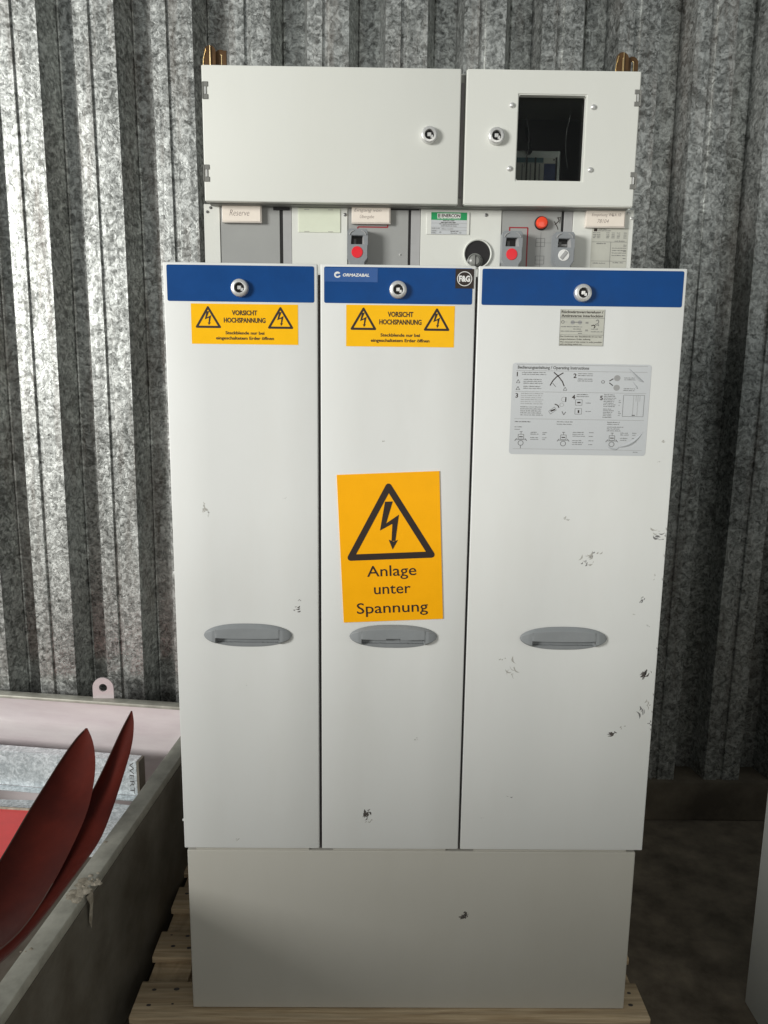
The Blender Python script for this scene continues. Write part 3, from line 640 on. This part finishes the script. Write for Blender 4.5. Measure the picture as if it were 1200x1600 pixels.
# mimic diagram lines on the grey panels
q = MB(); D = Dec(q, *rpx(543, 320, 638, 420, YF), YF, 95, 100)
rl = .9
for p0, p1 in (((62, 4), (62, 34.5)), ((62.5, 34.5), (16, 34.5)), ((16, 34.5), (16, 44))): D.line(*p0, *p1, 2.0, m_rline, 1+.1*p0[1]/40)
q.build('mimic_line', fascia_root)
q = MB(); D = Dec(q, *rpx(783, 320, 876, 420, YF), YF, 93, 100)
for p0, p1 in (((14, 42), (14, 35.5)), ((13, 35.5), (41.5, 35.5)), ((41, 35.5), (41, 100))): D.line(*p0, *p1, 2.0, m_rline, 1+.1*p0[1]/40)
q.build('mimic_line', fascia_root)
q = MB(); D = Dec(q, *rpx(783, 320, 876, 420, YF), YF, 93, 100)
D.line(61, 42, 61, 100, .6, m_ink2)
for a_, b_ in ((54, 52), (54, 80)):
    D.path([(a_, b_), (a_+13, b_), (a_+13, b_+13), (a_, b_+13), (a_, b_)], .7, m_ink2, 1.3)
    D.line(a_, b_+6.5, a_+13, b_+6.5, .6, m_ink2, 1.6)
D.line(61, 52, 61, 65, .8, m_ink2, 1.8); D.line(67, 59, 82, 59, .4, m_ink2, 1.2)
D.path([(81, 30), (87, 24), (85, 18)], 1.2, m_ink, 2); D.path([(80, 25), (85, 34), (86, 38)], 1.0, m_ink, 2.4); D.path([(84, 20), (89, 18), (88, 28)], .8, m_ink, 2.7)
q.build('mimic_symbol', fascia_root)
# red signal lamp
c = px(845.5, 349, YF); q = MB(); q.lathe(c, [(.0165, 0), (.0165, .003), (.0150, .0045), (.0140, .0045)], m_black, 36); q.lathe(c, [(.0140, .004), (.0135, .013), (.0115, .0155), (.006, .0165), (.001, .0168)], m_lamp, 36)
q.build('signal_lamp', fascia_root, origin=c)
# drive socket: round opening with a collar and a rounded shaft inside
c = px(746, 397, YF-.002); q = MB(); R1 = .0315
q.lathe(c, [(R1+.0035, 0), (R1+.0035, .004), (R1+.002, .0060), (R1, .005), (R1-.0005, -.0006)], m_box, 48)
ob = MB(); ob.lathe((c.x, c.y-.0008, c.z), [(R1-.0003, 0.0)], m_black, 48)
q.add(ob.v, ob.f, m_black)
q.lathe((c.x-.006, c.y-.0010, c.z-.017), [(.0185, 0), (.0185, .002), (.0165, .0030), (.0150, .0015), (.0142, .009), (.009, .0125), (.001, .0130)], simple('grey_shaft', (0.22, 0.225, 0.21), .3), 32)
q.box(c.x-.0068, c.x-.0052, c.y-.0145, c.y-.010, c.z-.034, c.z-.004, m_black)
q.build('drive_socket', fascia_root, origin=c)
# key switches: grey moulded cover with a window, coloured marker below
def key_switch(u, v0, v1, marker):
    top = px(u, v0, YF-.03); zt = top.z; cx = top.x; hwid = .0245; zb = zt-.092
    q = MB(); y0 = YF-.034; y1 = YF
    # frame around the window (four bars) then the lower face
    wz1, wz0 = zt-.0155, zt-.036
    wl0, wl1, wr = cx-.0150, cx-.0165, cx+.0105
    P = lambda *pts: list(pts)
    hw = hwid
    q.prism(P((cx-hw+.004, zt), (cx+hw-.004, zt), (cx+hw, zt-.006), (cx+hw, wz1), (cx-hw, wz1), (cx-hw, zt-.006))[::-1], y0, y1, m_knob, .0012)
    q.prism(P((cx-hw, wz1+.0001), (wl0, wz1+.0001), (wl1, wz0), (cx-hw, wz0))[::-1], y0, y1, m_knob)
    q.prism(P((wr+.003, wz1+.0001), (cx+hw, wz1+.0001), (cx+hw, wz0), (wr+.006, wz0))[::-1], y0, y1, m_knob)
    q.add([(wr, YF-.012, wz1), (wr+.003, y0+.0005, wz1), (wr+.006, y0+.0005, wz0), (wr, YF-.012, wz0)], [(3, 2, 1, 0)], m_gp2)
    q.prism(P((cx-hw, wz0-.0001), (cx+hw, wz0-.0001), (cx+hw, zt-.068), (cx+hw-.007, zt-.078), (cx+hw-.007, zb), (cx-hw+.007, zb), (cx-hw+.007, zt-.078), (cx-hw, zt-.068))[::-1], y0-.002, y1, m_knob, .0016)
    q.box(wl1-.001, wr+.002, YF-.013, YF-.003, wz0-.001, wz1+.001, m_black)
    q.box(cx-.010, cx-.004, YF-.018, YF-.0128, wz0, wz1-.006, m_ink2)
    if marker == 'white': q.box(wl1+.001, wr-.001, YF-.016, YF-.0128, wz0+.005, wz0+.010, m_gp2)
    for sx in (-1, 1):   # bright curved ribs above the window
        q.tube([(cx+sx*.0085, y0-.0005, zt-.0045), (cx+sx*.013, y0-.001, zt-.006), (cx+sx*.0175, y0-.001, zt-.0095), (cx+sx*.0195, y0-.0005, zt-.0145)], .0012, m_gp2)
    c = (cx-.001, y0-.002, zt-.0545); R_ = .0135
    if marker == 'red': q.lathe(c, [(R_, -.001), (R_, .0008), (R_*.95, .0014), (R_*.5, .0016)], m_red, 36)
    else:
        q.lathe(c, [(R_, -.001), (R_, .0008), (R_*.95, .0014), (R_*.5, .0016)], m_white, 36)
        Rm = Matrix.Translation(Vector((c[0], c[1]-.0018, c[2]))) @ Matrix.Rotation(math.radians(38), 4, 'Y')
        q.box(-.0045, .0045, -.0007, .0007, -.0105, .0105, m_gp, .0003, 1, Rm)
        q.box(-.0030, .0030, -.0011, .0007, -.0090, .0090, m_gp2, .0003, 1, Rm)
    return q.build('key_switch', fascia_root, smooth=35, origin=(cx, YF, zt))
key_switch(559, 357.5, 412, 'red'); key_switch(801, 361, 412, 'red'); key_switch(882.5, 362.5, 412, 'white')

# ------------------------------------------------------------------ low voltage compartment on top
YB = .07
bx0, bx1, bz0, bz1 = -.5213, .4926, 2.2781, 2.5763
q = MB()   # open-fronted carcass so the pane looks into a real space
t = .003; iy = YB+.022; dy = .40
q.box(bx0+.006, bx1-.006, dy-.003, dy, bz0, bz1-.004, m_body)
q.box(bx0+.006, bx0+.009, iy, dy-.0031, bz0, bz1-.004, m_under); q.box(bx1-.009, bx1-.006, iy, dy-.0031, bz0, bz1-.004, m_under)
q.box(bx0+.0091, bx1-.0091, iy, dy-.0031, bz0-.0005, bz0+.003, m_under); q.box(bx0+.0091, bx1-.0091, iy, dy-.0031, bz1-.007, bz1-.004, m_box)
gx = px(722.5, 210, YB).x
q.box(gx-.012, gx+.012, iy-.002, dy-.0032, bz0+.0031, bz1-.0071, m_under)
q.box(gx-.003, gx+.003, iy-.006, iy-.0021, bz0+.02, bz1-.025, m_body)
comp = q.build('instrument_compartment', sg)
q = MB(); q.box(bx0, px(718.5, 210, YB).x, YB, YB+.021, bz0+.0015, bz1, m_box, .0028, 3); dl = q.build('compartment_door', sg); dl['label'] = 'wide plain left door of the top compartment'
wx0, wx1, wz0, wz1 = rpx(809.5, 147.5, 913, 283, YB); wx0, wx1 = px(808.5, 215, YB).x, px(913.5, 215, YB).x
rx0 = px(727, 210, YB).x
q = MB(); zz0, zz1 = bz0+.0015, bz1
# ring of door sheet round the window opening, welded and bevelled only on the outer edge
bmx = bmesh.new()
ringdoor(bmx, (rx0, wx0, wx1, bx1), (zz0, wz0, wz1, zz1), YB, YB+.021)
bmesh.ops.recalc_face_normals(bmx, faces=bmx.faces)
ed = [e for e in bmx.edges if len(e.link_faces) == 2 and e.calc_face_angle(0) > .5]
bmesh.ops.bevel(bmx, geom=ed, offset=.0022, segments=2, affect='EDGES')
q.bm(bmx, m_box); dr = q.build('compartment_door', sg); dr['label'] = 'right door of the top compartment with a dark window'
q = MB(); q.box(wx0-.006, wx1+.006, YB+.0215, YB+.0235, wz0-.006, wz1+.006, m_glass); q.build('window_pane', dr)
for sx, bow in ((wx0+.022, .010), (wx1-.030, -.008)):   # faint sealing strips behind the pane
    q = MB(); q.tube([(sx+bow*math.sin(math.pi*k/8), YB+.0262, wz0+.035+(wz1-wz0-.07)*k/8) for k in range(9)], .0009, m_ink2); q.build('seal_strip', dr)

# box built behind the pane in place of the reflection in the glass
q = MB(); X0, Z1 = wx0-.05, px(870, 236, YB+.08).z; X1 = px(876, 240, YB+.08).x; Y0 = YB+.08
m_rel_em = m_reflection
q.box(X0, X1, Y0, Y0+.16, bz0+.0032, Z1, m_reflection, .002, 1)
D = Dec(q, X0, X1, bz0, Z1, Y0, 100, 100)
a0 = 100*(wx0-X0)/(X1-X0)-5
def rp(u, v): 
    p_ = px(u, v, Y0); return (p_.x-X0)/(X1-X0)*100, (Z1-p_.z)/(Z1-bz0)*100
for (u0, v0, u1, v1, m, l) in ((800, 246, 869, 290, m_sheet2, 1), (800, 246, 849, 254.5, m_teal, 2), (850, 256, 868, 290, m_navy, 2), (800, 254.8, 868, 256, m_black, 3), (822, 246, 822.8, 290, m_black, 3), (835.5, 246, 836.3, 290, m_black, 3), (868, 246, 869, 290, m_black, 3), (828, 256, 828.5, 290, m_ink2, 3), (815, 256, 815.5, 290, m_ink2, 3), (842, 256, 842.5, 290, m_ink2, 3)):
    A_ = rp(u0, v0); B_ = rp(u1, v1); D.rect(A_[0], A_[1], B_[0], min(B_[1], 99), m, l)
A_ = rp(865.5, 250); D.disc(A_[0], A_[1], 1.2, m_black, 3)
q.build('reflection_stand_in', comp)
q = MB(); c_ = px(827, 236, Y0-.012); q.lathe(c_, [(.007, -.008), (.007, .004), (.005, .007), (.001, .008)], m_black, 16); q.tube([(c_.x, c_.y, c_.z), (c_.x, c_.y, c_.z+.02), (c_.x-.004, c_.y+.03, c_.z+.06)], .004, m_black); q.build('cable', comp)
for (u, v, p_) in ((670.5, 212, dl), (775, 213.5, dr)): lock(tuple(px(u, v, YB)), p_, .0195)
for (u, v) in ((800, 164.5), (927, 167.5), (796, 263.5), (922, 265.5)):
    c = px(u, v, YB); q = MB(); q.lathe(c, [(.0066, 0), (.0064, .0012), (.0050, .0035), (.0028, .0048), (.0004, .0052)], m_chrome, 24); q.build('cap_nut', dr, origin=c)
def hinge(u0, v0, u1, v1, parent, side):
    r = rpx(u0, v0, u1, v1, YB); q = MB()
    X0, X1, Z0, Z1 = r; zc = (Z0+Z1)/2; xs = X0 if side < 0 else X1
    q.box(X0, X1, YB-.0015, YB+.004, zc+.008, Z1, m_under, .0008, 1); q.box(X0, X1, YB-.0015, YB+.004, Z0, zc-.008, m_under, .0008, 1)
    xi = X1-.004 if side < 0 else X0+.004
    q.box(min(xi, xi-side*-.004), max(xi, xi-side*-.004), YB-.0015, YB+.004, zc-.0079, zc+.0079, m_under)
    q.box((X0+X1)/2-.0018, (X0+X1)/2+.0018, YB-.0018, YB+.003, zc-.0079, zc+.0079, m_chrome)
    q.box(xs-.0008 if side < 0 else xs-.002, xs+.002 if side < 0 else xs+.0008, YB-.0022, YB+.006, Z0+.001, Z1-.001, m_under, .0004, 1)
    return q.build('hinge', parent)
hinge(316, 127, 325.5, 155, dl, -1); hinge(318, 257, 328, 284, dl, -1)
hinge(992, 140, 1000.5, 166.5, dr, 1); hinge(985, 269, 993, 296, dr, 1)
# lifting brackets behind the compartment: yellow passivated steel
def bracket(u, vt, w, lean):
    q = MB(); Yb = .47; c = px(u, vt, Yb); zt = c.z; zb = bz1-.09
    hw = w/2
    def arch(cx, hw, z0, z1, n=8, sk=0.0):
        pts = [(cx-hw, z0)]
        for k in range(n+1):
            a_ = math.pi*(1-k/n); pts.append((cx+hw*math.cos(a_)+sk, z1-hw+hw*math.sin(a_)))
        pts.append((cx+hw, z0)); return pts
    def uplate(cx, hw, zt, th, y, sk=0.0):
        o = arch(cx, hw, zb, zt, 10, sk); i = arch(cx, hw-th, zb, zt-th, 10, sk)
        for k in range(len(o)-1):
            A, B_, C_, D_ = o[k], o[k+1], i[k+1], i[k]
            q.add([(A[0], y, A[1]), (B_[0], y, B_[1]), (C_[0], y, C_[1]), (D_[0], y, D_[1]), (A[0], y+.004, A[1]), (B_[0], y+.004, B_[1]), (C_[0], y+.004, C_[1]), (D_[0], y+.004, D_[1])],
                  [(0, 3, 2, 1), (4, 5, 6, 7), (0, 1, 5, 4), (3, 7, 6, 2)], m_brass)
        q.tube([(p[0], y-.0002, p[1]) for p in i[len(i)//2:]], .0013, m_edge, 6)
    uplate(c.x-hw*.45+lean*0, hw*.52, zt-.004, .016, Yb, lean)
    uplate(c.x+hw*.45, hw*.52, zt-.012, .013, Yb+.008, lean)
    q.box(c.x-hw*.15+lean, c.x+hw*.75+lean, Yb+.05, Yb+.054, zb, zt+.002, m_brass, .001, 1)
    q.tube([(c.x-hw*.97, Yb-.001, zb), (c.x-hw*.97+lean*.5, Yb-.001, zt-.04), (c.x-hw*.80+lean, Yb-.001, zt-.014)], .0013, m_edge, 6)
    q.tube([(c.x-hw*.15, Yb-.003, zb), (c.x-hw*.35+lean*.5, Yb-.003, zt-.006)], .0012, m_edge, 6)
    return q.build('lifting_bracket', sg)
bracket(333, 68, .062, .004); bracket(981, 79, .066, .002)

# ------------------------------------------------------------------ big warning plate on the middle door (own thin plate, tilted)
q = MB(); YS = -.0025
A = [px(*p_, YS) for p_ in ((526, 742), (687.5, 736), (691.5, 967), (537, 973))]
cc = sum(A, Vector())/4
wS = ((A[1]-A[0]).length+(A[2]-A[3]).length)/2; hS = ((A[3]-A[0]).length+(A[2]-A[1]).length)/2
vt_ = ((A[1]+A[2])/2-(A[0]+A[3])/2); ang = math.atan2(vt_.z, vt_.x)
Rm = Matrix.Translation(cc) @ Matrix.Rotation(-ang, 4, 'Y')
q.box(-wS/2, wS/2, 0, .0022, -hS/2, hS/2, m_org, .0004, 1, Rm)
D = Dec(q, cc.x-wS/2, cc.x+wS/2, cc.z-hS/2, cc.z+hS/2, YS, 800, 1165, ang)
warning_triangle(D, 400, 60, 690, 610, 50, 1.05, 2)
kk = dict(off=.004)
D.text('Anlage', 400, 802, 86, m_ink, 392, 2, **kk); D.text('unter', 400, 944, 86, m_ink, 292, 2, **kk); D.text('Spannung', 395, 1097, 86, m_ink, 570, 2, **kk)
o = q.build('warning_sign', origin=cc)
tag(o, 'large orange warning plate reading Anlage unter Spannung, slightly crooked on the middle door', 'sign')

# ------------------------------------------------------------------ steel container on the left
ZR = .58
ct = empty('steel_container', (-1.2, .4, 0), 'open weathered steel container with pale rim left of the switchgear, holding red blades', 'container')
o0 = px(0, 1589, Z=ZR); o1 = px(281, 1183, Z=ZR); i0 = px(0, 1520, Z=ZR); i1 = px(270, 1150, Z=ZR)
dirn = (o1-o0).normalized(); 
far_l = px(0, 1078, Z=ZR); far_r = px(280, 1097, Z=ZR); fdir = (far_l-far_r).normalized()
# corner where outer side line meets outer far line
def isect(p, d, q_, e):
    den = d.x*e.y-d.y*e.x; t_ = ((q_.x-p.x)*e.y-(q_.y-p.y)*e.x)/den; return p+d*t_
corner = isect(o0, dirn, far_r, fdir)
nearp = o0-dirn*.75; leftp = corner+fdir*1.5
nrm = Vector((-dirn.y, dirn.x, 0)); nf = Vector((fdir.y, -fdir.x, 0)); nf = nf if nf.y < 0 else -nf
rw = .052; fwid = .05
def slab(mb, P, Q, nn, wd, z0, z1, m, bev=.003):
    L_ = (Q-P).length; ex = (Q-P).normalized()
    R_ = Matrix((ex, nn, Vector((0, 0, 1)))).transposed().to_4x4(); R_.translation = Vector((P.x, P.y, 0))
    mb.box(0, L_, 0, wd, z0, z1, m, bev, 2, R_); return R_
nin = nrm if nrm.x < 0 else -nrm
q = MB(); R_ = slab(q, nearp, corner, nin, rw, ZR-.03, ZR, m_rim); 
# residue lumps and rust stains on the rim
for (u, v, n_, s_) in ((128, 1392, 26, 1.0), (150, 1375, 10, .6), (40, 1482, 3, .5), (163, 1318, 2, .4)):
    c = px(u, v, Z=ZR)
    for k_ in range(n_):
        a_ = random.uniform(0, 6.28); r0 = random.uniform(.004, .016)*s_; ox = random.gauss(0, .014*s_); oy = random.gauss(0, .02*s_)
        ox = max(-.022, min(.022, ox))
        pts = []; hh = random.uniform(.0008, .004)
        vs = [(c.x+ox, c.y+oy, ZR+hh)]+[(c.x+ox+r0*random.uniform(.6, 1.2)*math.cos(a_+j*.9), c.y+oy+r0*random.uniform(.6, 1.2)*math.sin(a_+j*.9), ZR+.0002) for j in range(7)]
        q.add(vs, [(0, j, j % 7+1) for j in range(1, 8)], m_scab)
q.build('side_rim', ct)
q = MB(); R_ = slab(q, nearp, corner, nin, .004, .03, ZR-.0302, m_steel, 0)
# hanging torn flap below the residue
c = px(140, 1400, Z=ZR); c = o0+dirn*((c-o0).dot(dirn))
out = -nin
fl = [(0.018, 0), (.0, -.0), (.012, -.03), (.010, -.075), (.016, -.10), (.020, -.078), (.03, -.07), (.036, -.035), (.034, 0)]
q.add([tuple(Vector((c.x, c.y, ZR-.004))+dirn*a_+out*(.004+.002*(j % 3))+Vector((0, 0, b_))) for j, (a_, b_) in enumerate(fl)], [list(range(len(fl)))], m_scab)
q.build('side_wall', ct)
q = MB(); slab(q, corner+fdir*(rw+.001), leftp, nf, .045, ZR-.014, ZR, m_rim, .004); q.build('end_rim', ct)
q = MB(); slab(q, corner+fdir*(rw+.001)+nf*.006, leftp+nf*.006, nf, .004, .03, ZR-.0145, m_pink, 0); q.build('end_wall', ct)
q = MB(); q.add([(nearp.x, nearp.y, .035), (corner.x, corner.y, .035), (leftp.x, leftp.y, .035), (leftp.x-.1, nearp.y, .035)], [(0, 1, 2, 3)], m_steel); q.build('container_floor', ct)
q = MB(); slab(q, leftp+nf*.05+(-dirn)*0, Vector((leftp.x-.05, nearp.y, 0)), Vector((1, 0, 0)), .004, .03, ZR, m_steel, 0); q.build('far_side_wall', ct)
# lug with a hole standing on the end rim
lc = px(161, 1092, Z=ZR); r_o, r_i = .042, .0165; lc = lc+Vector((0, .01, 0))
q = MB(); seg = 24; out_ = []; inn = []
zc = ZR+.045
vs = []; fs = []
for k_ in range(seg):
    a_ = 2*math.pi*k_/seg; cx_, sz_ = math.cos(a_), math.sin(a_)
    ro = r_o
    ox, oz = ro*cx_, ro*sz_
    if sz_ < 0: ox = ro*(1 if cx_ > 0 else -1)*min(1, abs(cx_)*1.45); oz = -.045*min(1, abs(sz_)*1.45)
    for (x_, z_) in ((ox, oz), (r_i*cx_, r_i*sz_)):
        for yy in (-.004, .004): vs.append((lc.x+x_, lc.y+yy, zc+z_))
for k_ in range(seg):
    a_ = 4*k_; b_ = 4*((k_+1) % seg)
    fs += [(a_, b_, b_+2, a_+2), (a_+1, a_+3, b_+3, b_+1), (a_, a_+1, b_+1, b_), (a_+2, b_+2, b_+3, a_+3)]
q.add(vs, fs, m_pink); q.build('lifting_lug', ct)

# galvanized channel lying inside against the end wall
YC = px(280, 1105, Z=ZR).y-.10
q = MB(); xr = px(214, 1210, YC).x; zt = px(190, 1190, YC).z; zb = px(150, 1243, YC).z
exd = fdir.copy(); P0 = Vector((xr, YC, 0)); L_ = 1.1
Rb = Matrix((-exd, -nf, Vector((0, 0, 1)))).transposed().to_4x4(); Rb.translation = P0
q.box(-L_, -.001, 0, .004, zb, zt, m_beam, .0008, 1, Rb); q.box(-L_, -.001, -.036, -.0002, zb-.004, zb-.0002, m_beam, .0008, 1, Rb); q.box(-L_, -.001, .0041, .05, zt-.004, zt, m_beam, .0008, 1, Rb)
q.box(0, .010, -.002, .05, zb-.002, zt, m_steel, .0008, 1, Rb)
vs, fs, tw = text_geo('WERT', 0, -.01)
hgt = zt-zb-.012; s1 = hgt/tw; s2 = .022
# handwriting runs downwards near the end
q.add([Rb @ Vector((-.030+y*s2*1.2, -.0006, zt-.004-x*s1)) for x, y in vs], fs, m_ink)
o = q.build('steel_channel', origin=(xr, YC, zb)); tag(o, 'galvanized steel channel with WERT handwritten at its end, lying inside the container', 'channel')
# pale folded sheet seen below the channel
q = MB(); a_ = px(-60, 1235, Z=zb-.03); pts = [px(-60, 1248, Z=.30), px(150, 1252, Z=.30), px(235, 1262, Z=.30), px(150, 1335, Z=.30), px(-60, 1335, Z=.30)]
q.add([tuple(p_) for p_ in pts]+[(p_.x, p_.y, p_.z-.01) for p_ in pts], [(0, 4, 3, 2, 1), (5, 6, 7, 8, 9)]+[(i, (i+1) % 5, 5+(i+1) % 5, 5+i) for i in range(5)], m_beam)
o = q.build('galvanized_sheet'); tag(o, 'flat pale galvanized sheet lying under the channel inside the container', 'metal sheet')
q = MB(); ZS = .325; pts = [px(-140, 1250, Z=ZS), px(-10, 1262, Z=ZS), px(60, 1266, Z=ZS), px(60, 1400, Z=ZS), px(-140, 1480, Z=ZS)]
q.add([tuple(p_) for p_ in pts]+[(p_.x, p_.y, p_.z-.016) for p_ in pts], [(0, 4, 3, 2, 1), (5, 6, 7, 8, 9)]+[(i, (i+1) % 5, 5+(i+1) % 5, 5+i) for i in range(5)], m_redsheet)
lip = [px(-140, 1250, Z=ZS+.001), px(-10, 1262, Z=ZS+.001), px(60, 1266, Z=ZS+.001)]
q.tube([tuple(p_) for p_ in lip], .006, m_scab, 6)
o = q.build('red_sheet'); tag(o, 'flat bright red panel lying in the container left of the blades', 'panel')

# two curved dark red blades standing in the container
def blade(left, right, Yt, Yb, vtop, vbot, bulge, label):
    def interp(poly, t):
        L_ = [0]
        for i in range(1, len(poly)): L_.append(L_[-1]+math.dist(poly[i], poly[i-1]))
        s_ = t*L_[-1]
        for i in range(1, len(poly)):
            if s_ <= L_[i]+1e-9:
                k_ = (s_-L_[i-1])/(L_[i]-L_[i-1]); return tuple(poly[i-1][j]+(poly[i][j]-poly[i-1][j])*k_ for j in (0, 1))
        return poly[-1]
    def smooth(poly, it=3):
        for _ in range(it):
            n_ = [poly[0]]
            for a_, b_ in zip(poly, poly[1:]): n_ += [(a_[0]*.75+b_[0]*.25, a_[1]*.75+b_[1]*.25), (a_[0]*.25+b_[0]*.75, a_[1]*.25+b_[1]*.75)]
            n_.append(poly[-1]); poly = n_
        return poly
    left = smooth(left); right = smooth(right)
    nu, nv = 36, 12; vs = []; fs = []
    for i in range(nu+1):
        t = (i/nu)**1.4; a_ = interp(left, t); b_ = interp(right, t)
        for j in range(nv+1):
            k_ = j/nv; u = a_[0]+(b_[0]-a_[0])*k_; v = a_[1]+(b_[1]-a_[1])*k_
            Yv = Yt+(Yb-Yt)*((v-vtop)/(vbot-vtop))
            p_ = px(u, v, Yv); wd = min(1, t*4)
            p_ = p_+(p_-Vector(CAM)).normalized()*bulge*math.sin(math.pi*k_)*wd
            vs.append(p_)
    for i in range(nu):
        for j in range(nv): fs.append((i*(nv+1)+j, (i+1)*(nv+1)+j, (i+1)*(nv+1)+j+1, i*(nv+1)+j+1))
    back = len(vs); off = Vector((-.003, .006, 0)); vs += [v+off for v in vs]
    ff = list(fs)+[tuple(back+x for x in f_[::-1]) for f_ in fs]
    q = MB(); q.add(vs, ff, m_blade)
    side = []
    W_ = nv+1
    for i in range(nu):
        side.append((i*W_, back+i*W_, back+(i+1)*W_, (i+1)*W_)); side.append((i*W_+nv, (i+1)*W_+nv, back+(i+1)*W_+nv, back+i*W_+nv))
    for j in range(nv): side.append((nu*W_+j, back+nu*W_+j, back+nu*W_+j+1, nu*W_+j+1))
    o_ = len(q.v)-len(vs); mi_ = q.mi(m_bladeedge)
    for s_ in side: q.f.append([o_+x for x in s_]); q.m.append(mi_)
    # pale worn rim along the left edge
    q.tube([tuple(vs[i*W_]) for i in range(2, nu)], .0022, m_bladeedge, 6)
    cen = sum(vs, Vector())/len(vs)
    o = q.build('curved_red_shell', smooth=50, origin=cen); tag(o, label, 'blade', 'dark red blades in the container'); return o
blade([(134, 1139), (118, 1155), (95, 1188), (70, 1228), (45, 1268), (18, 1315), (0, 1345), (-60, 1440)],
      [(137, 1139), (146, 1158), (150, 1190), (147, 1225), (137, 1270), (112, 1325), (85, 1378), (50, 1435), (15, 1475), (-50, 1520)], .42, -.25, 1139, 1480, .035, 'nearer and wider dark red curved blade, its tip below the pink end wall rim')
blade([(205, 1112), (190, 1140), (172, 1180), (152, 1222), (128, 1268), (95, 1330), (60, 1385), (20, 1440), (-30, 1480)],
      [(207, 1112), (210, 1130), (207, 1165), (193, 1212), (176, 1265), (158, 1312), (130, 1352), (98, 1395), (60, 1445), (20, 1490), (-30, 1530)], .60, -.10, 1112, 1490, .03, 'slimmer dark red curved blade rising higher, to the right behind the wider one')

# ------------------------------------------------------------------ neighbouring cabinet at the right edge
nc = empty('grey_cabinet', (1.34, -.25, 0), 'pale grey steel cabinet on the floor cut off by the right picture edge', 'cabinet')
q = MB(); q.box(1.0345, 1.64, -.75, .196, .002, 2.15, m_neigh, .004, 2); q.build('body', nc)
q = MB(); q.box(1.04, 1.635, -.776, -.752, .30, 2.14, m_neigh, .003, 2); dn = q.build('door', nc)

# unseen blocker added behind and left of the viewpoint: it keeps the gate's daylight off the lower part of the scene
oc = empty('light_blocker', (-2.25, -2.1, 0), 'plain pale grey cabinet-shaped light blocker, added unseen beyond the picture', 'light blocker')
q = MB(); q.box(-3.0, -1.5, -2.3, -1.83, .002, 1.76, m_neigh, .004, 2); q.build('body', oc)
for a_, b_ in ((-2.99, -2.252), (-2.248, -1.51)):
    q = MB(); q.box(a_, b_, -1.829, -1.808, .06, 1.75, m_neigh, .003, 2); q.build('door', oc)
